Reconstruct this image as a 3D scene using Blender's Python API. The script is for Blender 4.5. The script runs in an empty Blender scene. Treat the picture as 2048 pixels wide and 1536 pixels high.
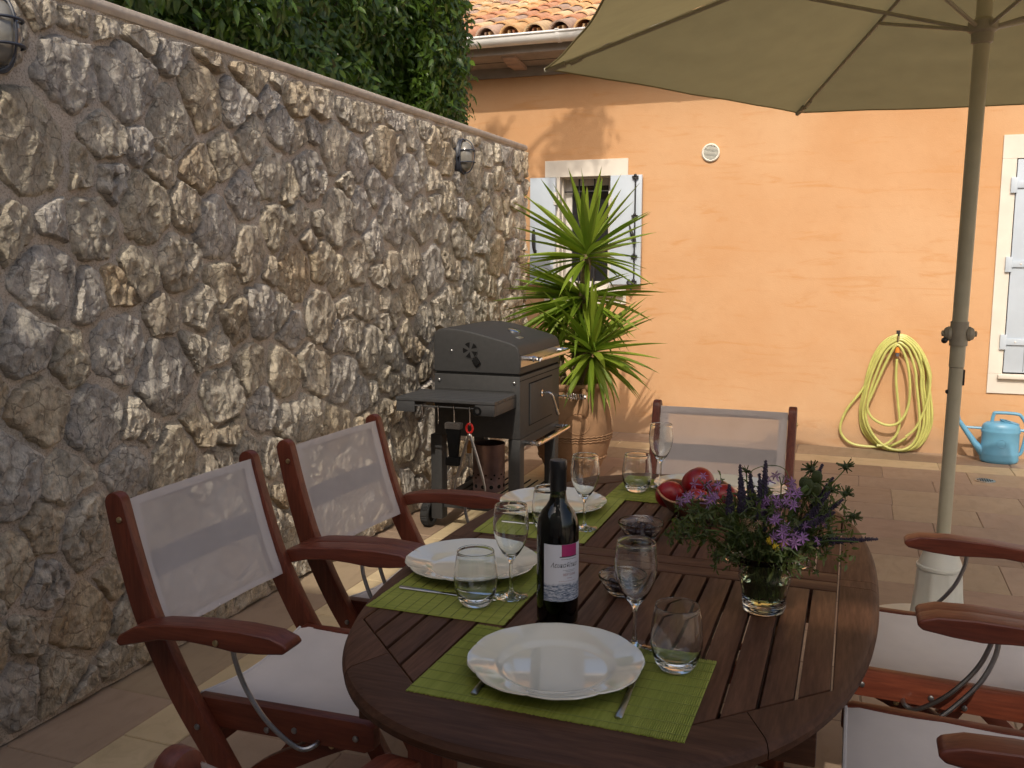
import bpy, bmesh, math, random
import numpy as np
from mathutils import Vector, Matrix, noise

random.seed(7)
rng = np.random.default_rng(7)
scene = bpy.context.scene
COL = scene.collection
PI = math.pi
R = math.radians

# ------------------------------------------------------------------ camera
def make_camera():
    cam = bpy.data.cameras.new('camera')
    ob = bpy.data.objects.new('camera', cam)
    COL.objects.link(ob)
    pitch, roll, yaw = 0.133709758, 0.00084935, 0.354666328
    fwd0 = Vector((-math.sin(yaw), math.cos(yaw), 0)); right0 = Vector((math.cos(yaw), math.sin(yaw), 0)); up0 = Vector((0, 0, 1))
    fwd = fwd0 * math.cos(pitch) - up0 * math.sin(pitch)
    up = up0 * math.cos(pitch) + fwd0 * math.sin(pitch)
    r = right0 * math.cos(roll) + up * math.sin(roll)
    u = -right0 * math.sin(roll) + up * math.cos(roll)
    m = Matrix((r, u, -fwd)).transposed().to_4x4()
    m.translation = (0, 0, 1.4)
    ob.matrix_world = m
    cam.sensor_width = 36.0
    cam.lens = 1854.075 / 2048 * 36.0
    cam.clip_start = 0.05
    cam.clip_end = 600
    scene.camera = ob
make_camera()

# ------------------------------------------------------------------ light
SUN_EL = math.atan(0.917)
SUN_TRAVEL = Vector((-0.115, 1.0, -0.92)).normalized()
world = bpy.data.worlds.new('World'); scene.world = world
world.use_nodes = True
wn = world.node_tree
bg = wn.nodes['Background']
sky = wn.nodes.new('ShaderNodeTexSky')
sky.sky_type = 'NISHITA'; sky.sun_disc = False
sky.sun_elevation = SUN_EL; sky.sun_rotation = math.atan2(0.115, -1.0)
sky.air_density = 1.0; sky.dust_density = 5.0; sky.ozone_density = 0.5
wn.links.new(sky.outputs[0], bg.inputs[0])
bg.inputs[1].default_value = 0.15
sd = bpy.data.lights.new('sun', 'SUN'); sd.energy = 2.25; sd.angle = R(0.55); sd.color = (1.0, 0.91, 0.78)
so = bpy.data.objects.new('sun', sd); COL.objects.link(so)
so.location = (1, -10, 12)
so.rotation_euler = SUN_TRAVEL.to_track_quat('-Z', 'Y').to_euler()
vs = scene.view_settings
scene.display_settings.display_device = 'sRGB'
vs.view_transform = 'Standard'; vs.look = 'None'; vs.exposure = 0.25; vs.gamma = 1.0; vs.use_curve_mapping = False
cy = scene.cycles
cy.max_bounces = 12; cy.transparent_max_bounces = 16; cy.transmission_bounces = 12; cy.glossy_bounces = 6; cy.diffuse_bounces = 5
cy.caustics_reflective = False; cy.caustics_refractive = True
cy.sample_clamp_indirect = 6.0
try:
    cy.use_denoising = True
except Exception:
    pass

# ------------------------------------------------------------------ materials
MATS = {}
class N:
    """small node helper"""
    def __init__(s, name):
        s.m = bpy.data.materials.new(name); s.m.use_nodes = True
        s.t = s.m.node_tree; s.p = s.t.nodes['Principled BSDF']; s.out = s.t.nodes['Material Output']
        s.co = None
    def n(s, typ, **kw):
        nd = s.t.nodes.new(typ)
        for k, v in kw.items():
            if k.startswith('i_'):
                nd.inputs[k[2:]].default_value = v
            else:
                setattr(nd, k, v)
        return nd
    def l(s, a, b): s.t.links.new(a, b)
    def pos(s, scale=(1, 1, 1), kind='world'):
        if kind == 'world':
            g = s.n('ShaderNodeNewGeometry').outputs['Position']
        else:
            g = s.n('ShaderNodeTexCoord').outputs['Object']
        mp = s.n('ShaderNodeMapping'); mp.inputs['Scale'].default_value = scale
        s.l(g, mp.inputs['Vector'])
        return mp.outputs[0]
    def noise(s, vec, scale, detail=6, rough=.55, dist=0.0):
        nd = s.n('ShaderNodeTexNoise'); nd.inputs['Scale'].default_value = scale; nd.inputs['Detail'].default_value = detail
        nd.inputs['Roughness'].default_value = rough; nd.inputs['Distortion'].default_value = dist
        s.l(vec, nd.inputs['Vector'])
        return nd.outputs['Fac']
    def ramp(s, fac, stops):
        r = s.n('ShaderNodeValToRGB')
        el = r.color_ramp.elements
        while len(el) > 1: el.remove(el[-1])
        el[0].position = stops[0][0]; el[0].color = c4(stops[0][1])
        for p, c in stops[1:]:
            e = el.new(p); e.color = c4(c)
        s.l(fac, r.inputs[0])
        return r.outputs[0]
    def mix(s, fac, a, b, mode='MIX'):
        m = s.n('ShaderNodeMix'); m.data_type = 'RGBA'; m.blend_type = mode
        for v, i in ((fac, 0), (a, 6), (b, 7)):
            if isinstance(v, (int, float)): m.inputs[i].default_value = v
            elif isinstance(v, (tuple, list)): m.inputs[i].default_value = c4(v)
            else: s.l(v, m.inputs[i])
        return m.outputs[2]
    def math(s, op, a, b=0.0):
        m = s.n('ShaderNodeMath', operation=op)
        for v, i in ((a, 0), (b, 1)):
            if isinstance(v, (int, float)): m.inputs[i].default_value = v
            else: s.l(v, m.inputs[i])
        return m.outputs[0]
    def color(s, c):
        if isinstance(c, (tuple, list)): s.p.inputs['Base Color'].default_value = c4(c)
        else: s.l(c, s.p.inputs['Base Color'])
    def bump(s, h, strength=.3, dist=.01, prev=None):
        b = s.n('ShaderNodeBump'); b.inputs['Strength'].default_value = strength; b.inputs['Distance'].default_value = dist
        s.l(h, b.inputs['Height'])
        if prev is not None: s.l(prev, b.inputs['Normal'])
        s.l(b.outputs[0], s.p.inputs['Normal'])
        return b.outputs[0]
    def set(s, **kw):
        for k, v in kw.items():
            s.p.inputs[k.replace('_', ' ')].default_value = v
def c4(c):
    return (c[0], c[1], c[2], 1.0) if len(c) == 3 else tuple(c)

def mat_plain(name, col, rough=.5, var=.12, scale=30, bump=0.0, bdist=.002, metal=0.0, spec=.5, kind='world', stretch=(1, 1, 1), coat=0.0, rnd=0.0):
    k = N(name)
    v = k.pos(stretch, kind)
    f = k.noise(v, scale, 5)
    d = tuple(max(0, x * (1 - var)) for x in col); li = tuple(min(1, x * (1 + var)) for x in col)
    c = k.ramp(f, [(.3, d), (.7, li)])
    if rnd:
        oi = k.n('ShaderNodeObjectInfo').outputs['Random']
        hv = k.n('ShaderNodeHueSaturation'); k.l(c, hv.inputs['Color'])
        k.l(k.math('ADD', k.math('MULTIPLY', oi, 2 * rnd), 1 - rnd), hv.inputs['Value'])
        c = hv.outputs[0]
    k.color(c)
    k.set(Roughness=rough, Metallic=metal)
    k.p.inputs['Specular IOR Level'].default_value = spec
    k.p.inputs['Coat Weight'].default_value = coat
    if bump: k.bump(k.noise(v, scale * 2.5, 6, .6), bump, bdist)
    return k.m

def mat_wood(name, dark, light, rough=.45, axis=0, rnd=.12, spec=.4):
    k = N(name)
    st = [14.0, 14.0, 14.0]; st[axis] = 1.2
    v = k.pos(tuple(st), 'object')
    oi = k.n('ShaderNodeObjectInfo').outputs['Random']
    off = k.n('ShaderNodeVectorMath', operation='ADD'); k.l(v, off.inputs[0])
    cmb = k.n('ShaderNodeCombineXYZ'); k.l(k.math('MULTIPLY', oi, 40.0), cmb.inputs[0]); k.l(k.math('MULTIPLY', oi, 17.0), cmb.inputs[1])
    k.l(cmb.outputs[0], off.inputs[1]); v = off.outputs[0]
    f = k.noise(v, 3.0, 8, .62, .6)
    g = k.noise(v, 11.0, 4, .6)
    c = k.ramp(f, [(.28, dark), (.72, light)])
    c = k.mix(k.ramp(g, [(.35, (0, 0, 0)), (.65, (.5, .5, .5))]), c, tuple(x * .55 for x in dark))
    hv = k.n('ShaderNodeHueSaturation'); k.l(c, hv.inputs['Color'])
    k.l(k.math('ADD', k.math('MULTIPLY', oi, 2 * rnd), 1 - rnd), hv.inputs['Value'])
    k.color(hv.outputs[0])
    k.l(k.math('ADD', k.math('MULTIPLY', g, .25), rough - .12), k.p.inputs['Roughness'])
    k.p.inputs['Specular IOR Level'].default_value = spec
    k.bump(g, .25, .0012)
    return k.m

def mat_stone(name, grey, cream, dark, warm):
    k = N(name)
    v = k.pos((1, 1, 1), 'world')
    oi = k.n('ShaderNodeObjectInfo').outputs['Random']
    vs_ = k.pos((1, 1.5, .62), 'world')       # veining runs mostly upright
    a = k.noise(vs_, 8.0, 9, .66, .8)
    b = k.noise(v, 24.0, 8, .72, .4)
    c3 = k.noise(v, 3.2, 4, .5)
    fine = k.noise(vs_, 85.0, 6, .72)
    col = k.ramp(a, [(.30, tuple(x * .82 for x in grey)), (.47, grey), (.60, cream), (.74, tuple(min(1, x * 1.15) for x in cream))])
    col = k.mix(k.ramp(k.math('ADD', c3, k.math('MULTIPLY', oi, .20)), [(.60, (0, 0, 0)), (.78, (.55, .55, .55))]), col, warm)
    col = k.mix(k.ramp(k.math('ADD', b, k.math('MULTIPLY', oi, .08)), [(.33, (.85, .85, .85)), (.42, (0, 0, 0))]), col, dark)
    mid = k.noise(v, 48.0, 5, .7, .3)
    col = k.mix(k.ramp(mid, [(.38, (.55, .55, .55)), (.50, (0, 0, 0))]), col, tuple(x * .50 for x in grey))
    col = k.mix(k.ramp(mid, [(.56, (0, 0, 0)), (.68, (.6, .6, .6))]), col, tuple(min(1, x * 1.18) for x in cream))
    # fine crevices
    wob = k.n('ShaderNodeMix'); wob.data_type = 'VECTOR'; wob.inputs[0].default_value = .07
    nz = k.n('ShaderNodeTexNoise'); nz.inputs['Scale'].default_value = 12; nz.inputs['Detail'].default_value = 5; k.l(v, nz.inputs['Vector'])
    k.l(v, wob.inputs[4]); k.l(nz.outputs['Color'], wob.inputs[5])
    cr = k.n('ShaderNodeTexVoronoi'); cr.feature = 'DISTANCE_TO_EDGE'; cr.inputs['Scale'].default_value = 15; k.l(wob.outputs[1], cr.inputs['Vector'])
    crack = k.ramp(cr.outputs['Distance'], [(.0, (.75, .75, .75)), (.045, (0, 0, 0))])
    col = k.mix(k.math('MULTIPLY', crack, k.ramp(b, [(.42, (0, 0, 0)), (.55, (1, 1, 1))])), col, dark)
    col = k.mix(k.ramp(fine, [(.38, (.5, .5, .5)), (.50, (0, 0, 0))]), col, tuple(x * .6 for x in grey))
    hv = k.n('ShaderNodeHueSaturation'); k.l(col, hv.inputs['Color'])
    k.l(k.math('ADD', k.math('MULTIPLY', oi, .18), .93), hv.inputs['Value'])
    k.color(hv.outputs[0])
    k.set(Roughness=.95); k.p.inputs['Specular IOR Level'].default_value = .15
    n1 = k.bump(k.noise(vs_, 17.0, 10, .72, .6), .7, .03)
    n2 = k.bump(mid, .8, .010, n1)
    n3 = k.bump(k.math('MULTIPLY', crack, -1.0), .5, .008, n2)
    k.bump(fine, .8, .006, n3)
    return k.m

def mat_glass(name, tint=(.97, .99, .98), rough=0.0, ior=1.47):
    k = N(name)
    k.color(tint)
    k.p.inputs['Transmission Weight'].default_value = 1.0
    k.set(Roughness=rough, IOR=ior)
    # a faint uneven film so that it is not perfectly clean
    k.l(k.math('MULTIPLY', k.ramp(k.noise(k.pos(), 45, 4), [(.45, (0, 0, 0)), (.8, (1, 1, 1))]), .03), k.p.inputs['Roughness'])
    return k.m

def mat_leaf(name, dark, light, rough=.38, trans=.35, island=True):
    k = N(name)
    v = k.pos()
    if island:
        r = k.n('ShaderNodeNewGeometry').outputs['Random Per Island']
    else:
        r = k.n('ShaderNodeObjectInfo').outputs['Random']
    mixf = k.math('ADD', k.math('MULTIPLY', r, .75), k.math('MULTIPLY', k.noise(v, 40, 3), .25))
    c = k.ramp(mixf, [(.1, dark), (.62, tuple((a + b) / 2 for a, b in zip(dark, light))), (.95, light)])
    k.color(c); k.set(Roughness=rough)
    tr = k.n('ShaderNodeBsdfTranslucent')
    k.l(k.mix(.6, c, (.22, .36, .03)), tr.inputs[0])
    mx = k.n('ShaderNodeMixShader'); mx.inputs[0].default_value = trans
    k.l(k.p.outputs[0], mx.inputs[1]); k.l(tr.outputs[0], mx.inputs[2]); k.l(mx.outputs[0], k.out.inputs[0])
    return k.m

def mat_cloth(name, col, trans=.25, see=.0, weave=900, var=.05):
    k = N(name)
    v = k.pos((1, 1, 1), 'object')
    f = k.noise(v, 9, 5)
    c = k.ramp(f, [(.3, tuple(x * (1 - var) for x in col)), (.7, tuple(min(1, x * (1 + var)) for x in col))])
    k.color(c); k.set(Roughness=.9); k.p.inputs['Specular IOR Level'].default_value = .15
    k.bump(k.noise(v, weave, 2), .25, .0006)
    tr = k.n('ShaderNodeBsdfTranslucent'); k.l(c, tr.inputs[0])
    mx = k.n('ShaderNodeMixShader'); mx.inputs[0].default_value = trans
    k.l(k.p.outputs[0], mx.inputs[1]); k.l(tr.outputs[0], mx.inputs[2])
    last = mx.outputs[0]
    if see:
        tp = k.n('ShaderNodeBsdfTransparent')
        m2 = k.n('ShaderNodeMixShader'); m2.inputs[0].default_value = see
        k.l(last, m2.inputs[1]); k.l(tp.outputs[0], m2.inputs[2]); last = m2.outputs[0]
    k.l(last, k.out.inputs[0])
    return k.m

M = {}
def build_materials():
    # rubble wall
    M['stone'] = [
        mat_stone('limestone grey', (.56, .505, .415), (.76, .68, .54), (.15, .135, .115), (.46, .36, .24)),
        mat_stone('limestone cream', (.56, .49, .38), (.75, .655, .49), (.17, .145, .115), (.48, .36, .22)),
        mat_stone('limestone cool', (.53, .49, .435), (.72, .66, .56), (.13, .12, .11), (.44, .39, .33)),
        mat_stone('limestone brown', (.51, .43, .32), (.68, .575, .41), (.15, .115, .085), (.48, .31, .16)),
    ]
    k = N('sandy mortar')
    v = k.pos()
    c = k.ramp(k.noise(v, 5, 6), [(.3, (.50, .43, .35)), (.7, (.60, .52, .43))])
    c = k.mix(k.ramp(k.noise(v, 170, 4, .7), [(.38, (.7, .7, .7)), (.52, (0, 0, 0))]), c, (.24, .195, .155))
    k.color(c); k.set(Roughness=.95); k.p.inputs['Specular IOR Level'].default_value = .15
    n1 = k.bump(k.noise(v, 22, 6, .6), .6, .02)
    k.bump(k.noise(v, 190, 4, .7), .6, .005, n1)
    M['mortar'] = k.m
    M['coping'] = mat_plain('coping render', (.50, .43, .355), .95, .15, 14, .6, .006)
    # house
    k = N('peach plaster')
    v = k.pos()
    base = k.ramp(k.noise(v, 1.3, 5, .5), [(.26, (.545, .30, .145)), (.5, (.58, .34, .178)), (.74, (.60, .37, .205))])
    sep = k.n('ShaderNodeSeparateXYZ'); k.l(v, sep.inputs[0])
    # patchy repaint streaks about mid wall and a pale washed-out foot
    st = k.noise(k.pos((1.4, 1, 9)), 1.6, 5, .6, .8)
    band = k.ramp(sep.outputs[2], [(.0, (0, 0, 0)), (.60, (0, 0, 0))])
    mz = k.n('ShaderNodeMapRange'); mz.inputs[1].default_value = .15; mz.inputs[2].default_value = .75; mz.inputs[3].default_value = 1; mz.inputs[4].default_value = 0
    k.l(k.math('ADD', sep.outputs[2], k.math('MULTIPLY', k.noise(v, 3.0, 5), .35)), mz.inputs[0])
    base = k.mix(k.math('MULTIPLY', k.math('MULTIPLY', mz.outputs[0], k.ramp(k.noise(v, 4, 5), [(.35, (0, 0, 0)), (.65, (1, 1, 1))])), .45), base, (.66, .45, .27))
    base = k.mix(k.math('MULTIPLY', k.ramp(st, [(.56, (0, 0, 0)), (.70, (1, 1, 1))]), .6), base, (.54, .27, .105))
    fm = k.noise(v, 11, 9, .68, .3)
    base = k.mix(k.ramp(fm, [(.30, (.14, .14, .14)), (.48, (0, 0, 0))]), base, (.47, .25, .115))
    base = k.mix(k.ramp(fm, [(.54, (0, 0, 0)), (.72, (.16, .16, .16))]), base, (.62, .40, .235))
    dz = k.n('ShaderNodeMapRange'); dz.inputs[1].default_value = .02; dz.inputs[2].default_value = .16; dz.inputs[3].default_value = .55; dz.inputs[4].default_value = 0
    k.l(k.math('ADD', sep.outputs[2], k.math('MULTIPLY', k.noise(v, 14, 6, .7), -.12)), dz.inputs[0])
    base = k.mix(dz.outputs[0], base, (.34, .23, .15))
    k.color(base); k.set(Roughness=.9); k.p.inputs['Specular IOR Level'].default_value = .2
    n1 = k.bump(k.noise(v, 4, 5, .55), .3, .022)
    k.bump(k.noise(v, 130, 5, .6), .5, .003, n1)
    M['plaster'] = k.m
    M['surround'] = mat_plain('cream painted surround', (.68, .63, .55), .8, .05, 8, .2, .002)
    M['shutter'] = mat_plain('pale blue grey shutter paint', (.49, .555, .625), .28, .05, 6, .08, .001)
    M['iron'] = mat_plain('black iron', (.02, .02, .022), .5, .2, 60)
    M['frame'] = mat_plain('window frame paint', (.62, .60, .56), .5, .05, 10)
    M['dark'] = mat_plain('unlit room', (.03, .028, .026), .9)
    k = N('window pane'); k.color((.02, .022, .025)); k.set(Roughness=.03); k.l(k.math('MULTIPLY', k.noise(k.pos(), 20), .08), k.p.inputs['Roughness']); M['pane'] = k.m
    M['gutter'] = mat_plain('white painted gutter', (.82, .81, .78), .4, .08, 5, .05)
    M['eave'] = mat_plain('grey eave boards', (.30, .255, .22), .8, .12, 12, .2, .002)
    M['corbel'] = mat_plain('corbel render', (.42, .30, .24), .9, .1, 14, .3, .003)
    M['fascia'] = mat_plain('dark violet tile bed', (.10, .055, .09), .9, .3, 25, .3)
    M['tile'] = [
        mat_plain('ochre roof tile', (.62, .37, .17), .9, .22, 12, .5, .004, rnd=.15),
        mat_plain('terracotta roof tile', (.55, .27, .15), .9, .22, 12, .5, .004, rnd=.15),
        mat_plain('greyish roof tile', (.45, .31, .23), .9, .22, 12, .5, .004, rnd=.15),
        mat_plain('pale roof tile', (.66, .46, .26), .9, .22, 12, .5, .004, rnd=.15)]
    # floor
    def paver(name, a, b, st):
        k = N(name); v = k.pos()
        oi = k.n('ShaderNodeObjectInfo').outputs['Random']
        c = k.ramp(k.noise(v, 3.5, 7, .6, .4), [(.28, a), (.72, b)])
        c = k.mix(k.ramp(k.noise(k.pos(st), 6, 5, .6, .7), [(.5, (0, 0, 0)), (.75, (.5, .5, .5))]), c, tuple(x * .75 for x in a))
        hv = k.n('ShaderNodeHueSaturation'); k.l(c, hv.inputs['Color'])
        k.l(k.math('ADD', k.math('MULTIPLY', oi, .16), .92), hv.inputs['Value'])
        k.color(hv.outputs[0])
        k.l(k.math('ADD', k.math('MULTIPLY', k.noise(v, 18, 5), .3), .5), k.p.inputs['Roughness'])
        k.p.inputs['Specular IOR Level'].default_value = .3
        n1 = k.bump(k.noise(v, 8, 5), .2, .006); k.bump(k.noise(v, 140, 5, .65), .3, .0015, n1)
        return k.m
    M['paver'] = [paver('pink sandstone', (.30, .215, .15), (.365, .268, .19), (3, 1, 1)),
                  paver('rose sandstone', (.29, .195, .14), (.345, .24, .172), (1, 3, 1)),
                  paver('tan sandstone', (.325, .245, .16), (.39, .295, .195), (3, 1, 1)),
                  paver('brown sandstone', (.27, .19, .13), (.33, .238, .165), (1, 3, 1))]
    M['paver_pale'] = paver('pale yellow sandstone', (.50, .39, .23), (.60, .48, .30), (2, 2, 1))
    M['grout'] = mat_plain('paver grout', (.36, .28, .21), .95, .12, 40, .3, .002)
    M['soil'] = mat_plain('earth', (.16, .12, .08), .95, .3, 6, .5, .02)
    # furniture
    M['chairwood'] = [mat_wood('oiled eucalyptus along x', (.105, .024, .013), (.20, .052, .026), .40, 0),
                      mat_wood('oiled eucalyptus along y', (.105, .024, .013), (.20, .052, .026), .40, 1),
                      mat_wood('oiled eucalyptus along z', (.105, .024, .013), (.20, .052, .026), .40, 2)]
    M['tablewood'] = [mat_wood('weathered table wood along x', (.062, .026, .0135), (.122, .054, .029), .52, 0, spec=.22),
                      mat_wood('weathered table wood along y', (.062, .026, .0135), (.122, .054, .029), .52, 1, spec=.22)]
    M['canvas'] = mat_cloth('off white mesh canvas', (.76, .70, .665), .34, .30)
    M['canvas_seat'] = mat_cloth('off white seat canvas', (.67, .615, .57), .12, .02)
    M['hem'] = mat_cloth('doubled canvas hem', (.72, .68, .65), .15, .0)
    M['strap'] = mat_cloth('grey violet back strap', (.13, .11, .12), .1, .0)
    M['steel'] = mat_plain('brushed steel', (.52, .51, .49), .28, .08, 80, metal=1.0)
    M['rod'] = mat_plain('dull steel rod', (.35, .35, .35), .35, .1, 80, metal=1.0)
    M['brass'] = mat_plain('brass bolt', (.62, .50, .28), .3, .1, 80, metal=1.0)
    M['chrome'] = mat_plain('chrome', (.75, .75, .75), .10, .05, 60, metal=1.0)
    # tableware
    M['china'] = mat_plain('cream glazed china', (.64, .60, .485), .10, .02, 9, 0, coat=1.0)
    M['glass'] = mat_glass('clear glass')
    M['glass_green'] = mat_glass('dark bottle glass', (.05, .09, .03), 0, 1.5)
    M['water'] = mat_glass('vase water', (.72, .80, .45), 0, 1.33)
    k = N('red wine'); k.color((.012, .002, .004)); k.set(Roughness=.08); k.l(k.math('MULTIPLY', k.noise(k.pos(), 30), .12), k.p.inputs['Roughness']); M['wine'] = k.m
    M['capsule'] = mat_plain('black bottle capsule', (.012, .012, .013), .35, .2, 80)
    k = N('green bamboo mat'); v = k.pos((1, 1, 1), 'object')
    c = k.ramp(k.noise(k.pos((220, 5, 1), 'object'), 1.0, 3), [(.3, (.215, .245, .030)), (.7, (.32, .335, .060))])
    k.color(c); k.set(Roughness=.6); k.bump(k.noise(v, 300, 3), .2, .0005); M['mat'] = k.m
    M['thread'] = mat_plain('mat thread', (.20, .22, .05), .8)
    M['paper'] = None
    M['tomato'] = mat_plain('red tomato skin', (.22, .008, .010), .32, .25, 12, .05, .001, spec=.35)
    M['olive'] = mat_plain('black olives', (.016, .008, .011), .30, .4, 60)
    M['bowl'] = mat_plain('dark glazed fruit bowl', (.11, .048, .025), .35, .3, 20, .2, .002)
    M['bowlrim'] = mat_plain('worn bowl rim', (.36, .19, .09), .6, .3, 60)
    # bouquet
    M['stem'] = mat_leaf('flower stems', (.05, .085, .02), (.11, .16, .04), .5, .2)
    M['sprig'] = mat_leaf('fine green sprigs', (.034, .048, .012), (.10, .118, .032), .6, .3)
    M['lavender'] = mat_leaf('dark sage flower spikes', (.030, .020, .042), (.085, .062, .11), .7, .15)
    M['purple'] = mat_leaf('lilac star petals', (.32, .14, .37), (.46, .25, .50), .6, .35)
    M['yellow'] = mat_leaf('yellow petals', (.60, .42, .02), (.75, .55, .05), .6, .3)
    M['pinkish'] = mat_leaf('pinkish dry florets', (.36, .22, .13), (.50, .34, .20), .6, .3)
    # plants
    M['hedge'] = mat_leaf('hedge leaf', (.026, .058, .010), (.110, .19, .028), .38, .32)
    M['twig'] = mat_plain('twig bark', (.10, .075, .05), .9, .3, 40, .4)
    M['yucca'] = mat_leaf('yucca leaf', (.12, .205, .016), (.34, .43, .05), .45, .36, island=False)
    nt_ = M['yucca'].node_tree; pb = nt_.nodes['Principled BSDF']
    src = pb.inputs['Base Color'].links[0].from_socket
    tc = nt_.nodes.new('ShaderNodeTexCoord'); sx = nt_.nodes.new('ShaderNodeSeparateXYZ'); nt_.links.new(tc.outputs['Object'], sx.inputs[0])
    mr = nt_.nodes.new('ShaderNodeMapRange'); mr.inputs[1].default_value = .93; mr.inputs[2].default_value = 1.0; nt_.links.new(sx.outputs[0], mr.inputs[0])
    mb_ = nt_.nodes.new('ShaderNodeMix'); mb_.data_type = 'RGBA'; mb_.inputs[7].default_value = (.24, .15, .05, 1); nt_.links.new(mr.outputs[0], mb_.inputs[0]); nt_.links.new(src, mb_.inputs[6]); nt_.links.new(mb_.outputs[2], pb.inputs['Base Color'])
    M['trunk'] = mat_plain('yucca trunk', (.20, .15, .09), .95, .4, 45, .8, .01)
    M['pot'] = mat_plain('terracotta pot', (.30, .17, .088), .85, .30, 7, .5, .004)
    # grill
    M['grill'] = mat_plain('anthracite powder coat', (.031, .031, .031), .58, .12, 40, .12, .0006)
    M['grill_in'] = mat_plain('charcoal enamel and hole shade', (.006, .006, .006), .8, .2, 40, spec=.15)  # near black, also stands in for the darkness inside holes and gaps
    M['grill_board'] = mat_plain('dark grey boards', (.042, .043, .045), .5, .18, 30, .25, .001, stretch=(1, 8, 8))
    M['tyre'] = mat_plain('black rubber', (.016, .016, .016), .75, .2, 60, .3, .002)
    M['chimney'] = mat_plain('heat stained steel', (.20, .135, .13), .42, .35, 9, .1, .001, metal=.8)
    M['handlewood'] = mat_plain('wooden handle', (.46, .22, .07), .6, .2, 30)
    M['red'] = mat_plain('red plastic', (.60, .02, .015), .35, .1, 30)
    M['bristle'] = mat_plain('brush bristles', (.10, .09, .08), .9, .3, 200, .6, .003)
    # parasol, hose, can
    M['canopy'] = mat_cloth('beige parasol cloth', (.345, .295, .15), .32, .0)
    M['pole'] = mat_plain('cream painted pole', (.43, .40, .29), .4, .06, 20)
    M['pole_joint'] = mat_plain('greige plastic joint', (.32, .29, .22), .5, .1, 30)
    M['base'] = mat_plain('cream plastic parasol foot', (.55, .55, .49), .5, .07, 12, .1)
    M['hose'] = mat_plain('yellow green hose', (.50, .50, .15), .4, .12, 14, rnd=.0)
    M['orange'] = mat_plain('orange coupling', (.75, .25, .03), .4)
    M['grey'] = mat_plain('grey coupling', (.12, .11, .12), .5)
    M['can'] = mat_plain('blue plastic', (.115, .31, .46), .38, .06, 16, .06)
    M['ventw'] = mat_plain('cream vent plastic', (.75, .74, .66), .5, .04, 10)
    M['ventd'] = mat_plain('vent shadow gap', (.06, .11, .12), .8)
    M['lampmetal'] = mat_plain('dark painted metal', (.035, .04, .055), .45, .2, 40)
    M['lampglass'] = mat_plain('ribbed grey lamp glass', (.21, .20, .175), .16, .15, 30, coat=.5)
    M['lampwhite'] = mat_plain('lamp reflector', (.55, .53, .48), .5)
build_materials()

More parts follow.
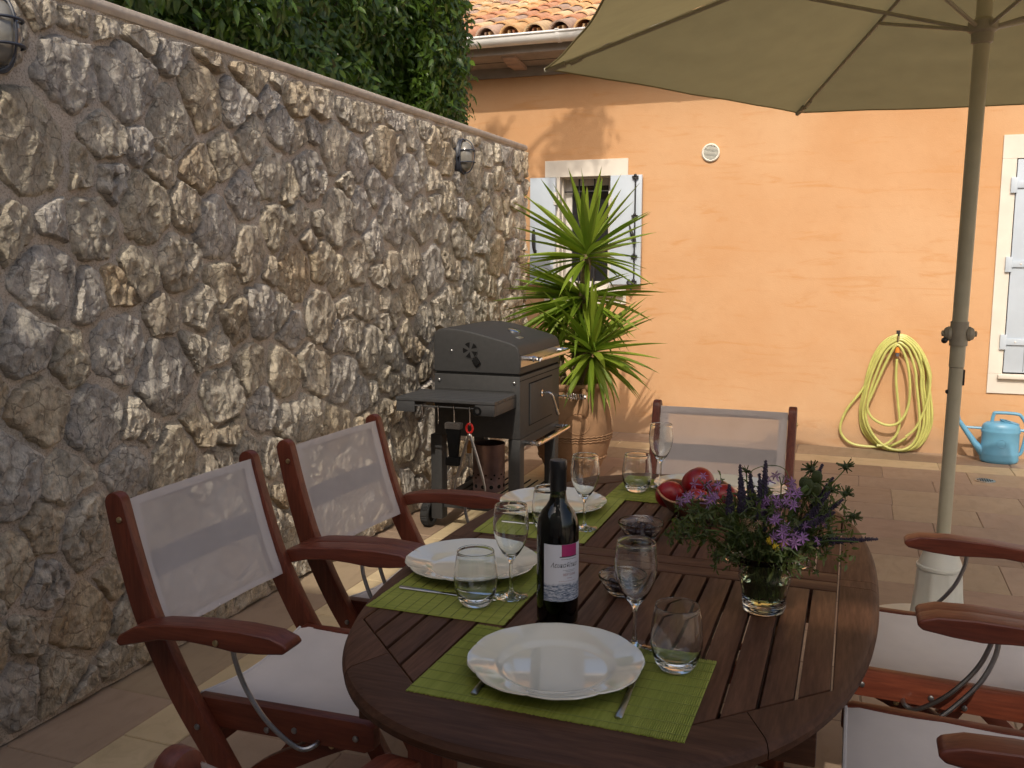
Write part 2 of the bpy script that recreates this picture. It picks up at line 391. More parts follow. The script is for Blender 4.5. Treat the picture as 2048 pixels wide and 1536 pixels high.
# ------------------------------------------------------------------ geometry helpers
class MB:
    def __init__(s): s.v = []; s.f = []
    def add(s, vs, fs, T=None):
        o = len(s.v)
        if T is not None: vs = [tuple(T @ Vector(v)) for v in vs]
        s.v.extend([tuple(v) for v in vs]); s.f.extend([tuple(i + o for i in f) for f in fs])
        return s
    def box(s, x0, x1, y0, y1, z0, z1, T=None):
        vs = [(x0, y0, z0), (x1, y0, z0), (x1, y1, z0), (x0, y1, z0), (x0, y0, z1), (x1, y0, z1), (x1, y1, z1), (x0, y1, z1)]
        fs = [(3, 2, 1, 0), (4, 5, 6, 7), (0, 1, 5, 4), (1, 2, 6, 5), (2, 3, 7, 6), (3, 0, 4, 7)]
        return s.add(vs, fs, T)
    def prism(s, poly, a, b, plane='xy', T=None):
        """poly (p,q) extruded along the third axis from a to b"""
        n = len(poly)
        def mk(p, q, h):
            return {'xy': (p, q, h), 'xz': (p, h, q), 'yz': (h, p, q)}[plane]
        vs = [mk(p, q, a) for p, q in poly] + [mk(p, q, b) for p, q in poly]
        fs = [tuple(range(n - 1, -1, -1)), tuple(range(n, 2 * n))] + [(i, (i + 1) % n, n + (i + 1) % n, n + i) for i in range(n)]
        return s.add(vs, fs, T)
    def tube(s, pts, r, n=8, caps=True, T=None, closed=False):
        pts = [Vector(p) for p in pts]; m = len(pts)
        rs = r if isinstance(r, (list, tuple)) else [r] * m
        vs = []; fs = []
        t0 = (pts[1] - pts[0]).normalized()
        ref = Vector((0, 0, 1)) if abs(t0.z) < .9 else Vector((1, 0, 0))
        nrm = t0.cross(ref).normalized()
        for i, p in enumerate(pts):
            if closed: t = (pts[(i + 1) % m] - pts[i - 1]).normalized()
            elif i == 0: t = t0
            elif i == m - 1: t = (pts[-1] - pts[-2]).normalized()
            else: t = (pts[i + 1] - pts[i - 1]).normalized()
            nrm = (nrm - t * nrm.dot(t)); nrm.normalize()
            bn = t.cross(nrm)
            for k in range(n):
                a = 2 * PI * k / n
                vs.append(p + (nrm * math.cos(a) + bn * math.sin(a)) * rs[i])
        for i in range(m if closed else m - 1):
            j = (i + 1) % m
            for k in range(n):
                k2 = (k + 1) % n
                fs.append((i * n + k, i * n + k2, j * n + k2, j * n + k))
        if caps and not closed:
            fs.append(tuple(range(n - 1, -1, -1))); fs.append(tuple((m - 1) * n + k for k in range(n)))
        return s.add(vs, fs, T)
    def lathe(s, prof, n=32, T=None, lobe=None, close=False):
        """prof list of (r,z); lobe(theta, r, z) -> (r, z)"""
        vs = []; fs = []; idx = []
        for r, z in prof:
            if r < 1e-7:
                idx.append([len(vs)]); vs.append((0, 0, z))
            else:
                row = []
                for k in range(n):
                    a = 2 * PI * k / n
                    rr, zz = lobe(a, r, z) if lobe else (r, z)
                    row.append(len(vs)); vs.append((rr * math.cos(a), rr * math.sin(a), zz))
                idx.append(row)
        pairs = list(zip(idx[:-1], idx[1:]))
        if close: pairs.append((idx[-1], idx[0]))
        for a, b in pairs:
            for k in range(n):
                k2 = (k + 1) % n
                if len(a) == 1 and len(b) == 1: continue
                if len(a) == 1: fs.append((a[0], b[k2], b[k]))
                elif len(b) == 1: fs.append((a[k], a[k2], b[0]))
                else: fs.append((a[k], a[k2], b[k2], b[k]))
        return s.add(vs, fs, T)
    def ball(s, c, r, n=10, m=7, sc=(1, 1, 1)):
        prof = [(r * math.sin(PI * i / m), -r * math.cos(PI * i / m)) for i in range(m + 1)]
        prof[0] = (0, -r); prof[-1] = (0, r)
        return s.lathe(prof, n, Matrix.Translation(c) @ Matrix.Diagonal((sc[0], sc[1], sc[2], 1)))
    def grid(s, nu, nv, fn):
        vs = [fn(i / nu, j / nv) for j in range(nv + 1) for i in range(nu + 1)]
        w = nu + 1
        fs = [(j * w + i, j * w + i + 1, (j + 1) * w + i + 1, (j + 1) * w + i) for j in range(nv) for i in range(nu)]
        return s.add(vs, fs)
    def mesh(s, name, mat, smooth=False, bevel=0.0, seg=2, angle=35, fix=True):
        me = bpy.data.meshes.new(name)
        me.from_pydata(s.v, [], s.f)
        if bevel or fix:
            bm = bmesh.new(); bm.from_mesh(me)
            if fix: bmesh.ops.recalc_face_normals(bm, faces=bm.faces)
            if bevel:
                es = [e for e in bm.edges if len(e.link_faces) == 2 and e.calc_face_angle(0) > R(30)]
                bmesh.ops.bevel(bm, geom=es, offset=bevel, segments=seg, profile=.6, affect='EDGES', clamp_overlap=True)
            bm.to_mesh(me); bm.free()
        if smooth or bevel:
            me.polygons.foreach_set('use_smooth', [True] * len(me.polygons))
            me.set_sharp_from_angle(angle=R(angle))
        if mat: me.materials.append(mat)
        me.update()
        return me
    def build(s, name, mat, parent=None, loc=None, **kw):
        return obj(name, s.mesh(name, mat, **kw), parent, loc)

def obj(name, me, parent=None, loc=None, M4=None):
    o = bpy.data.objects.new(name, me); COL.objects.link(o)
    if parent: o.parent = parent
    if M4 is not None: o.matrix_local = M4
    elif loc is not None: o.location = loc
    return o
def tag(o, label=None, cat=None, group=None, kind=None):
    if label: o['label'] = label
    if cat: o['category'] = cat
    if group: o['group'] = group
    if kind: o['kind'] = kind
    return o
def thing(name, label, cat, loc=(0, 0, 0), rz=0.0, group=None):
    o = bpy.data.objects.new(name, None); COL.objects.link(o)
    o.empty_display_size = .1; o.location = loc; o.rotation_euler = (0, 0, rz)
    return tag(o, label, cat, group)
def copy_tree(o, parent=None):
    c = o.copy(); COL.objects.link(c)
    if parent: c.parent = parent
    for ch in list(o.children): copy_tree(ch, c)
    return c
def bez(p, n=24):
    """Catmull-Rom through points"""
    p = [Vector(q) for q in p]; out = []
    for i in range(len(p) - 1):
        a = p[max(i - 1, 0)]; b = p[i]; c = p[i + 1]; d = p[min(i + 2, len(p) - 1)]
        for k in range(n):
            t = k / n
            out.append(.5 * ((2 * b) + (c - a) * t + (2 * a - 5 * b + 4 * c - d) * t * t + (3 * b - a - 3 * c + d) * t ** 3))
    out.append(p[-1]); return out
def ribbon(center, width, round_start=False):
    """outline polygon of a 2-D centre line with given widths"""
    L = []; Rr = []
    c = [Vector((a, b)) for a, b in center]
    for i, p in enumerate(c):
        t = (c[min(i + 1, len(c) - 1)] - c[max(i - 1, 0)]).normalized(); nn = Vector((-t.y, t.x))
        w = width[i] if isinstance(width, (list, tuple)) else width
        L.append(p + nn * w / 2); Rr.append(p - nn * w / 2)
    out = [tuple(q) for q in L] + [tuple(q) for q in reversed(Rr)]
    if round_start:
        t = (c[0] - c[1]).normalized(); a0 = (Rr[0] - c[0]); rad = a0.length
        for k in range(1, 8):
            an = PI * k / 8
            q = c[0] + a0 * math.cos(an) + t * rad * math.sin(an)
            out.append((q.x, q.y))
    return out
# ------------------------------------------------------------------ ground and terrace
XW = -2.26      # face of the rubble wall
YH = 7.30       # face of the house
def build_ground():
    mb = MB(); mb.box(-150, 150, -150, 150, -.5, -.03)
    tag(mb.build('ground', M['soil']), kind='structure')
    g = MB(); g.box(-2.5, 9, -6, YH + .05, -.06, -.0045)
    t = tag(g.build('terrace', M['grout']), kind='structure')
    cache = {}
    def pv(x0, x1, y0, y1, m):
        w, d = round(x1 - x0, 3), round(y1 - y0, 3)
        mb = MB(); mb.box(-w / 2, w / 2, -d / 2, d / 2, -.03, 0)
        o = mb.build('paver', m, t, bevel=.003, seg=1)
        o.location = ((x0 + x1) / 2, (y0 + y1) / 2, random.uniform(-.0012, .0012))
        o.rotation_euler = (random.uniform(-.0012, .0012), random.uniform(-.0012, .0012), 0)
    far = [MB() for _ in range(4)]
    g = .0028
    # strip along the rubble wall, then the pale strip
    y = .2
    while y < 6.69:
        L = random.choice([.40, .46, .52]); L = min(L, 6.70 - y)
        if L > .08: pv(XW + .005, -1.985, y, y + L - g, random.choice(M['paver'][2:] + M['paver'][:1]))
        y += L
    y = .05
    while y < 6.69:
        L = random.choice([.30, .36, .42]); L = min(L, 6.70 - y)
        if L > .08: pv(-1.982, -1.80, y, y + L - g, M['paver_pale'])
        y += L
    # strips along the house
    x = -4.0
    while x < 3.4:
        L = random.choice([.52, .6, .7])
        pv(x, x + L - g, 6.945, YH - .002, random.choice([M['paver'][3], M['paver'][0], M['paver'][2]]))
        x += L
    x = -3.8
    while x < 3.4:
        L = random.choice([.45, .56, .62])
        pv(x, x + L - g, 6.70, 6.942, M['paver_pale'])
        x += L
    # field
    y = 6.697; row = 0
    hs = [.36, .30, .40, .33]
    while y > .2:
        h = hs[row % 4]; x = -1.797 - random.uniform(0, .3); first = True
        while x < 2.5:
            L = random.choice([.44, .52, .60, .70])
            a = max(x, -1.797)
            if x + L - g - a > .05:
                near = y < 1.0
                m = random.choices(range(4), [5, 4, 2, 3])[0]
                if x < 2.1 and y > .8: pv(a, x + L - g, y - h + g, y, M['paver'][m])
                else: far[m].box(a, x + L - g, y - h + g, y, -.03, 0)
            x += L
        y -= h; row += 1
    for m, mb in enumerate(far):
        if mb.v: tag(mb.build('paver_field', M['paver'][m], t), kind='stuff')
    # small floor drain
    d = thing('floor_drain', 'small perforated metal floor drain set in the paving by the house', 'drain', (.824, 6.47, .003))
    mb = MB(); mb.lathe([(0, -.01), (.06, -.01), (.06, .002), (.055, .003), (0, .003)], 20); mb.build('drain_plate', M['steel'], d)
    mb = MB()
    for i in range(-3, 4):
        for j in range(-3, 4):
            if i * i + j * j < 11: mb.box(i * .014 - .004, i * .014 + .004, j * .014 - .003, j * .014 + .003, .0015, .0038)
    mb.build('drain_hole', M['grill_in'], d)

# ------------------------------------------------------------------ rubble wall
def clip(poly, n, d):
    out = []
    m = len(poly)
    for i in range(m):
        a, b = poly[i], poly[(i + 1) % m]
        da, db = a[0] * n[0] + a[1] * n[1] - d, b[0] * n[0] + b[1] * n[1] - d
        if da <= 0: out.append(a)
        if da * db < 0:
            t = da / (da - db); out.append((a[0] + (b[0] - a[0]) * t, a[1] + (b[1] - a[1]) * t))
    return out
def build_wall():
    r = random.Random(21)
    w = thing('rubble_wall', 'long rough limestone rubble wall with sandy mortar joints along the terrace', 'stone wall', (XW, 3.0, 0))
    H = 2.20; y0, y1 = -2.5, 6.38
    # mortar body
    me = MB(); me.box(-.42, -.03, y0 - 3, y1 - 3 - .006, 0, H - .03)
    nu, nv = 190, 74
    def fn(u, v):
        y = y0 + (y1 - y0) * (1 - (1 - u) ** 1.0); z = (H - .02) * v
        h = .012 * noise.noise((y * 7, z * 7, 3)) + .007 * noise.noise((y * 23, z * 23, 8))
        return (h - .003, y - 3, z)
    me.grid(nu * 2, nv, fn)
    o = me.build('mortar', M['mortar'], w, smooth=True, angle=60, fix=False)
    cap = MB()
    prof = [(-.45, H - .03), (.006, H - .035), (.016, H - .018), (.012, H), (-.02, H + .012), (-.43, H + .012), (-.45, H)]
    cap.prism(prof, y0 - 3, y1 - 3 + .004, 'xz')
    cap.build('coping', M['coping'], w, bevel=.006)
    # seeds with varying spacing
    seeds = []; rad = []
    tries = 0
    while tries < 30000 and len(seeds) < 620:
        tries += 1
        y = r.uniform(-1.2, y1 + .02); z = r.uniform(-.02, H - .02)
        rr = r.choice([.080, .10, .112, .125, .145]) * (1.0 if tries < 9000 else .62)
        ok = True
        for (a, b), c in zip(seeds, rad):
            dy, dz = (y - a) * 1.12, (z - b)
            if dy * dy + dz * dz < ((rr + c) * .98) ** 2: ok = False; break
        if ok: seeds.append((y, z)); rad.append(rr)
    S = np.array(seeds); RR = np.array(rad)
    rest = MB()
    cells = []
    for i, (y, z) in enumerate(seeds):
        poly = [(y - .5, z - .5), (y + .5, z - .5), (y + .5, z + .5), (y - .5, z + .5)]
        d2 = ((S - S[i]) ** 2).sum(1)
        for j in np.argsort(d2)[1:22]:
            n = S[j] - S[i]; L2 = float(n @ n)
            # power diagram: big seeds get big cells
            t = .5 + (RR[i] ** 2 - RR[j] ** 2) / (2 * L2)
            pnt = S[i] + n * t
            poly = clip(poly, (n[0], n[1]), float(n @ pnt))
            if len(poly) < 3: break
        if len(poly) < 3: continue
        for n, d in (((0, 1), H - .045), ((0, -1), -.006), ((1, 0), y1 - .004), ((-1, 0), 1.3)):
            poly = clip(poly, n, d)
            if len(poly) < 3: break
        if len(poly) < 3: continue
        A = abs(sum(poly[k][0] * poly[(k + 1) % len(poly)][1] - poly[(k + 1) % len(poly)][0] * poly[k][1] for k in range(len(poly)))) / 2
        if A < .0022: continue
        cells.append((y, z, poly, A))
    cells.sort(key=lambda c: -(1e3 if c[0] > 1.2 else 0) - c[3])
    for ci, (y, z, poly, A) in enumerate(cells):
        P = np.array(poly); c = P.mean(0)
        near = y < 4.0
        nt = 60 if near else 44; nr = 15 if near else 11
        gap = r.uniform(.0, .007) + (.006 if r.random() < .25 else 0)
        sd = r.uniform(0, 500)
        # support distance of the shrunken polygon along each direction
        ed = []
        for k in range(len(P)):
            a, b = P[k], P[(k + 1) % len(P)]
            e = b - a; n = np.array([e[1], -e[0]]); L = np.linalg.norm(n)
            if L < 1e-6: continue
            n = n / L
            if n @ (a - c) < 0: n = -n
            ed.append((n, n @ (a - c) - gap))
        rim = []
        for k in range(nt):
            a = 2 * PI * k / nt; d = np.array([math.cos(a), math.sin(a)])
            # soft minimum rounds the corners
            q = [max(.004, dd) / max(1e-3, n @ d) for n, dd in ed if n @ d > 1e-3]
            s = sum(x ** -14 for x in q) ** (-1 / 14) if q else .05
            s *= 1 + .13 * noise.noise((math.cos(a) * 1.6 + sd, math.sin(a) * 1.6, sd)) + .10 * noise.noise((math.cos(a) * 4.5 + sd, math.sin(a) * 4.5, 3.0)) + .05 * noise.noise((math.cos(a) * 10 + sd, math.sin(a) * 10, 7.0))
            rim.append(max(.006, s))
        proud = r.uniform(.020, .034) * min(1, math.sqrt(A) / .14 + .35)
        facets = []
        for k in range(r.choice([3, 4, 5])):
            a = r.uniform(0, 2 * PI); sl = r.uniform(.03, .24)
            facets.append((math.cos(a) * sl, math.sin(a) * sl, proud * r.uniform(.62, 1.05)))
        spongy = r.random() < .22
        amp = r.uniform(.010, .019)
        vs = []; fs = []
        def height(py, pz, t):
            f = min(fc[2] - fc[0] * py - fc[1] * pz for fc in facets)
            f = max(f, proud * .25)
            f = min(f, proud * 1.15)
            wy, wz = y + py, z + pz
            q = Vector((wy * 15 + sd * .1, wz * 8, sd))
            rg = 1 - abs(noise.noise(q)) * 2
            rg2 = 1 - abs(noise.noise(q * 2.4)) * 2
            dd, _ = noise.voronoi(Vector((wy * 19 + .35 * rg, wz * 12 + .3 * rg2, sd)))
            h = f + amp * .7 * (rg - .3) + amp * .45 * (rg2 - .3) + amp * .9 * (dd[0] - .35) + .004 * noise.noise(q * 5.0) + .003 * noise.noise(q * 11.0)
            if spongy:
                h -= .022 * max(0, noise.noise(q * 2.9) - .10) * 2.2
            edge = 1 - max(0, (t - .84) / .16) ** 2.0
            return -.016 + (max(h, .008) + .016) * max(0, edge)
        vs.append((height(0, 0, 0), 0, 0))
        for i in range(1, nr + 1):
            t = (i / nr) ** .8
            for k in range(nt):
                a = 2 * PI * k / nt
                py, pz = math.cos(a) * rim[k] * t, math.sin(a) * rim[k] * t
                vs.append((height(py, pz, t), py, pz))
        for k in range(nt): fs.append((0, 1 + k, 1 + (k + 1) % nt))
        for i in range(nr - 1):
            b = 1 + i * nt
            for k in range(nt):
                k2 = (k + 1) % nt
                fs.append((b + k, b + nt + k, b + nt + k2, b + k2))
        if ci < 298 and y > .9:
            mb = MB(); mb.add(vs, fs)
            mb.build('stone', M['stone'][r.choices(range(4), [6, 4, 4, 1.3])[0]], w, (0, float(c[0]) - 3, float(c[1])), smooth=True, angle=38, fix=False)
        else:
            rest.add([(a, b + float(c[0]) - 3, d + float(c[1])) for a, b, d in vs], fs)
    if rest.v: tag(rest.build('stone_mass', M['stone'][0], w, smooth=True, angle=48, fix=False), kind='stuff')

# ------------------------------------------------------------------ house
def build_house():
    hs = thing('peach_house', 'peach plastered house with white window surrounds and barrel tile roof', 'house', (0, YH, 0))
    # local coordinates: y = 0 is the plaster face, +y goes inside
    wins = [(-2.292, -1.861, 1.16, 2.058), (.985, 1.985, .60, 2.09)]
    mb = MB()
    xs = [-7.0]; T = .32
    z1 = 3.0
    mb.box(-7, wins[0][0], 0, T, -.05, z1)
    mb.box(wins[0][0], wins[0][1], 0, T, -.05, wins[0][2]); mb.box(wins[0][0], wins[0][1], 0, T, wins[0][3], z1)
    mb.box(wins[0][1], wins[1][0], 0, T, -.05, z1)
    mb.box(wins[1][0], wins[1][1], 0, T, -.05, wins[1][2]); mb.box(wins[1][0], wins[1][1], 0, T, wins[1][3], z1)
    mb.box(wins[1][1], 9, 0, T, -.05, z1)
    mb.build('wall', M['plaster'], hs, fix=False)
    def surround(x0, x1, z0, z1, o):
        p = .012
        m = MB()
        m.box(x0, x1, -p, .06, o[3], z1)
        m.box(x0, x1, -p, .06, z0, o[2])
        m.box(x0, o[0], -p, .06, o[2] + .0005, o[3] - .0005); m.box(o[1], x1, -p, .06, o[2] + .0005, o[3] - .0005)
        return m
    # window behind the yucca
    o = wins[0]
    wd = surround(-2.416, -1.73, 1.045, 2.187, (o[0] + .002, o[1] - .002, o[2] + .002, o[3] - .002)).build('window', M['surround'], hs, bevel=.002, seg=1)
    m = MB(); m.box(o[0] - .0, o[0] + .012, .06, .20, o[2], o[3]); m.box(o[1] - .012, o[1], .06, .20, o[2], o[3]); m.box(o[0], o[1], .061, .20, o[3] - .012, o[3] + .001); m.box(o[0], o[1], .061, .20, o[2], o[2] + .012)
    m.build('window_jamb', M['surround'], wd)
    m = MB(); x0, x1, z0, zz = o[0] + .012, o[1] - .012, o[2] + .012, o[3] - .012
    m.box(x0, x0 + .05, .14, .19, z0, zz); m.box(x1 - .05, x1, .14, .19, z0, zz); m.box(x0 + .05, x1 - .05, .141, .189, zz - .05, zz); m.box(x0 + .05, x1 - .05, .141, .189, z0, z0 + .05)
    m.build('window_frame', M['frame'], wd, bevel=.003)
    m = MB(); m.box(x0 + .045, x1 - .045, .160, .166, z0 + .04, zz - .04); m.build('pane', M['pane'], wd)
    m = MB(); m.box(x0, x1, .30, .31, z0, zz); m.build('dark_room', M['dark'], wd)
    for bx in (.30, .62):
        m = MB(); bxx = x0 + bx * (x1 - x0)
        m.tube([(bxx, .10, z0), (bxx, .10, zz)], .007, 8); m.build('window_bar', M['iron'], wd)
    m = MB(); m.tube([(x0, .10, zz - .10), (x1, .10, zz - .10)], .006, 8); m.build('window_bar', M['iron'], wd)
    m = MB(); m.box(-2.40, -1.75, -.055, .02, 1.115, 1.158); m.build('sill', M['surround'], wd, bevel=.006)
    # two leaves opened flat against the wall
    def leaf(x0, x1, z0, z1, left):
        m = MB(); m.box(x0, x1, -.058, -.028, z0, z1)
        s = m.build('shutter', M['shutter'], hs, bevel=.003)
        m = MB()
        for zz in (z0 + .17, z1 - .17):
            hx = x1 if left else x0
            m.box(hx - .012, hx + .012, -.066, -.02, zz - .05, zz + .05)
        m.build('hinge', M['frame'], s, bevel=.003)
        return s
    s = leaf(-2.527, -2.312, 1.195, 2.052, True)
    m = MB()   # wrought latch
    pts = bez([(-2.494, -.064, 1.62), (-2.488, -.082, 1.595), (-2.486, -.086, 1.55), (-2.484, -.082, 1.49), (-2.478, -.064, 1.455)], 6)
    m.tube(pts, [.010 + .005 * math.sin(i / 24 * PI) for i in range(len(pts))], 8); m.box(-2.503, -2.484, -.064, -.058, 1.60, 1.64); m.box(-2.489, -2.468, -.064, -.058, 1.44, 1.475)
    m.build('latch', M['iron'], s)
    s = leaf(-1.858, -1.606, 1.202, 2.054, False)
    m = MB()   # espagnolette rod with guides, lever and claws
    rx = -1.655
    m.tube([(rx, -.072, 1.215), (rx, -.072, 2.045)], .006, 8)
    m.build('espagnolette_rod', M['iron'], s)
    for zz in (2.035, 1.735, 1.425, 1.225):
        m = MB(); m.box(rx - .026, rx + .022, -.080, -.057, zz - .009, zz + .009); m.ball((rx, -.078, zz + .012), .013, 8, 6); m.ball((rx, -.078, zz - .012), .013, 8, 6); m.build('rod_guide', M['iron'], s)
    m = MB(); m.tube([(rx, -.085, 1.545), (rx - .016, -.098, 1.60), (rx - .036, -.10, 1.665)], [.010, .015, .006], 8); m.tube([(rx, -.08, 1.52), (rx, -.08, 1.57)], .014, 8); m.build('lever', M['iron'], s)
    m = MB(); m.tube(bez([(rx - .035, -.075, 1.24), (rx - .045, -.10, 1.215), (rx - .02, -.10, 1.20), (rx, -.075, 1.215)], 5), .008, 6); m.tube([(rx - .02, -.06, 1.17), (rx - .035, -.075, 1.14)], .007, 6); m.build('catch', M['iron'], s)
    # shuttered window at the right
    o = wins[1]
    wd = surround(.897, 2.08, .462, 2.248, (o[0] + .002, o[1] - .002, o[2] + .002, o[3] - .002)).build('window', M['surround'], hs, bevel=.002, seg=1)
    m = MB(); m.box(o[0] + .004, o[1] - .004, .05, .3, o[2] + .004, o[3] - .004); m.build('dark_room', M['dark'], wd)
    m = MB(); m.box(o[0] - .025, o[1] + .03, -.045, .03, o[2] - .03, o[2] - .002); m.build('sill', M['surround'], wd, bevel=.005)
    mid = (o[0] + o[1]) / 2
    for a, b, left in ((o[0] + .008, mid - .004, True), (mid + .004, o[1] - .008, False)):
        m = MB(); m.box(a, b, -.012, .022, o[2] + .014, o[3] - .008)
        s = m.build('shutter', M['shutter'], hs, bevel=.003)
        m = MB()
        for q in range(1, 4):
            xx = a + (b - a) * q / 4; m.box(xx - .0015, xx + .0015, -.0135, -.0115, o[2] + .02, o[3] - .015)
        m.build('board_joint', M['ventd'], s)
        for zz in (.83, 1.37, 1.91):
            m = MB()
            if left: m.box(a - .03, a + .34, -.024, -.0125, zz - .022, zz + .022); m.box(a - .035, a + .005, -.03, -.0122, zz - .055, zz + .05)
            else: m.box(b - .34, b + .03, -.024, -.0125, zz - .022, zz + .022); m.box(b - .005, b + .035, -.03, -.0122, zz - .055, zz + .05)
            st = m.build('strap_hinge', M['shutter'], s, bevel=.003)
            m = MB()
            for q in (.06, .16, .26):
                xx = a + q if left else b - q
                m.ball((xx, -.024, zz), .007, 8, 5, (1, .6, 1))
            m.build('rivet', M['frame'], st)
    # round vent
    v = MB(); T4 = Matrix.Translation((-1.091, 0, 2.205)) @ Matrix.Rotation(PI / 2, 4, 'X')
    v.lathe([(.066, 0), (.068, .014), (.060, .020), (.054, .016), (.054, .004), (0, .004)], 36, T4)
    vo = v.build('air_vent', M['ventw'], hs, smooth=True)
    m = MB(); m.lathe([(0, .0045), (.0535, .0045), (.0535, .0055), (0, .0055)], 32, T4); m.build('vent_gap', M['ventd'], vo)
    for i in range(11):
        z = -.047 + i * .0094; hw = math.sqrt(max(0, .053 ** 2 - z * z))
        m = MB(); m.box(-1.091 - hw, -1.091 + hw, -.016, -.006, 2.205 + z - .0020, 2.205 + z + .0020); m.build('vent_slat', M['ventw'], vo)
    # hook for the hose
    m = MB(); m.tube(bez([(.298, 0, .855), (.298, -.05, .85), (.298, -.075, .862), (.298, -.078, .885)], 6), .007, 8); m.box(.285, .311, -.006, 0, .82, .89)
    m.build('wall_hook', M['iron'], hs)
    # eave: boards, corbels, fascia, gutter
    sl = math.tan(R(20))
    yo = -.36
    m = MB(); zb = 2.93
    m.prism([(.0, zb), (yo, zb + .035), (yo, zb + .155), (.3, zb + .155)], -7, 9, 'yz'); m.build('eave_boards', M['eave'], hs)
    m = MB(); m.box(-7, 9, -.185, -.165, 2.9465, 2.9485); m.build('board_joint', M['dark'], hs)
    m = MB(); m.prism([(-.03, 2.86), (0, 2.86), (0, 2.93), (-.03, 2.932)], -7, 9, 'yz'); m.build('wall_plate', M['eave'], hs)
    for i in range(9):
        x = -2.62 + i * 1.25 - 2.5
        m = MB(); m.prism([(.0, 2.945), (0, 2.905), (-.20, 2.912), (-.215, 2.925), (-.26, 2.928), (-.275, 2.94), (-.315, 2.945), (-.32, 2.975)], x - .055, x + .055, 'yz')
        m.build('corbel', M['corbel'], hs, bevel=.006)
    gut = MB()
    cyy, czz, rg = yo - .066, 3.072, .062
    prof = [(cyy + rg * math.cos(a), czz + rg * math.sin(a)) for a in [PI + i * PI / 14 for i in range(15)]]
    prof_in = [(cyy + (rg - .004) * math.cos(a), czz + (rg - .004) * math.sin(a)) for a in [2 * PI - i * PI / 14 for i in range(15)]]
    gut.prism(prof + prof_in, -7, 9, 'yz')
    gut.tube([(-7, cyy - rg - .002, czz + .004), (9, cyy - rg - .002, czz + .004)], .009, 10)
    go = gut.build('gutter', M['gutter'], hs, smooth=True, angle=40)
    for i in range(18):
        x = -6.55 + i * .88 - .02
        m = MB()
        pr = [(cyy + (rg + .005) * math.cos(a), czz + (rg + .005) * math.sin(a)) for a in [PI * .98 + k * PI * .75 / 10 for k in range(11)]]
        pi2 = [(cyy + (rg + .001) * math.cos(a), czz + (rg + .001) * math.sin(a)) for a in [PI * 1.73 - k * PI * .75 / 10 for k in range(11)]]
        m.prism(pr + pi2, x - .012, x + .012, 'yz'); m.box(x - .014, x + .014, cyy - rg - .016, cyy - rg + .012, czz + .012, czz + .018)
        m.build('gutter_bracket', M['gutter'], go)
    # roof: deck, pan tiles as one mass, barrel cover tiles one by one where they are seen
    rf = MB(); zr = 3.05
    rf.prism([(yo, zr), (yo, zr + .03), (6, zr + .03 + (6 - yo) * sl), (6, zr + (6 - yo) * sl)], -7, 9, 'yz')
    ro = rf.build('roof', M['fascia'], hs)
    pitch = .196; exp_ = .30; LT = .40
    al = math.atan(sl)
    variants = []
    for q in range(6):
        m = MB(); n = 10; vs = []; fs = []
        for j in range(4):
            t = j / 3
            for side in (0, 1):
                for k in range(n + 1):
                    a = PI * k / n
                    rr = (.088 - .016 * t) - .013 * side
                    bump = 1 + .02 * noise.noise((k * .5, t * 3, q * 9.1))
                    vs.append((rr * math.cos(a) * bump, t * LT, rr * .92 * math.sin(a) * bump + (0 if side == 0 else .0)))
        W = 2 * (n + 1)
        for j in range(3):
            for side in (0, 1):
                for k in range(n):
                    b = j * W + side * (n + 1) + k
                    f = (b, b + 1, b + W + 1, b + W)
                    fs.append(f if side == 0 else f[::-1])
        for k in range(n):
            fs.append((k, k + n + 1, k + n + 2, k + 1))
        m.add(vs, fs)
        variants.append([m.mesh('roof_tile', M['tile'][mm], smooth=True, angle=50, fix=False) for mm in range(4)])
    rr = random.Random(5)
    massv = [MB() for _ in range(4)]
    base_src = variants[0][0]
    srcv = [tuple(v.co) for v in base_src.vertices]; srcf = [tuple(p.vertices) for p in base_src.polygons]
    for row in range(15):
        for c in range(-22, 38):
            x = c * pitch - .02 + rr.uniform(-.006, .006)
            d = -.055 + row * exp_ + rr.uniform(-.008, .008)
            y = yo + d * math.cos(al); z = zr + .045 + d * math.sin(al) + .012 * 1 + rr.uniform(-.003, .003)
            Mx = Matrix.Translation((x, y, z)) @ Matrix.Rotation(rr.uniform(-.02, .02), 4, 'Z') @ Matrix.Rotation(al - .03, 4, 'X')
            mi = rr.choices(range(4), [5, 3, 3, 4])[0]
            if -3.9 < x < -1.3 and row < 11:
                o = obj('roof_tile', variants[rr.randrange(6)][mi], ro, M4=Mx)
            else:
                if row < 12 or True: massv[mi].add(srcv, srcf, Mx)
            # pan tile between
            Mp = Matrix.Translation((x + pitch / 2, y + .02, z + .045)) @ Matrix.Rotation(al - .03, 4, 'X') @ Matrix.Rotation(PI, 4, 'Y')
            massv[(mi + 1) % 4].add(srcv, srcf, Mp)
    for i, m in enumerate(massv): tag(m.build('roof_tile_mass', M['tile'][i], ro, smooth=True, angle=50, fix=False), kind='stuff')

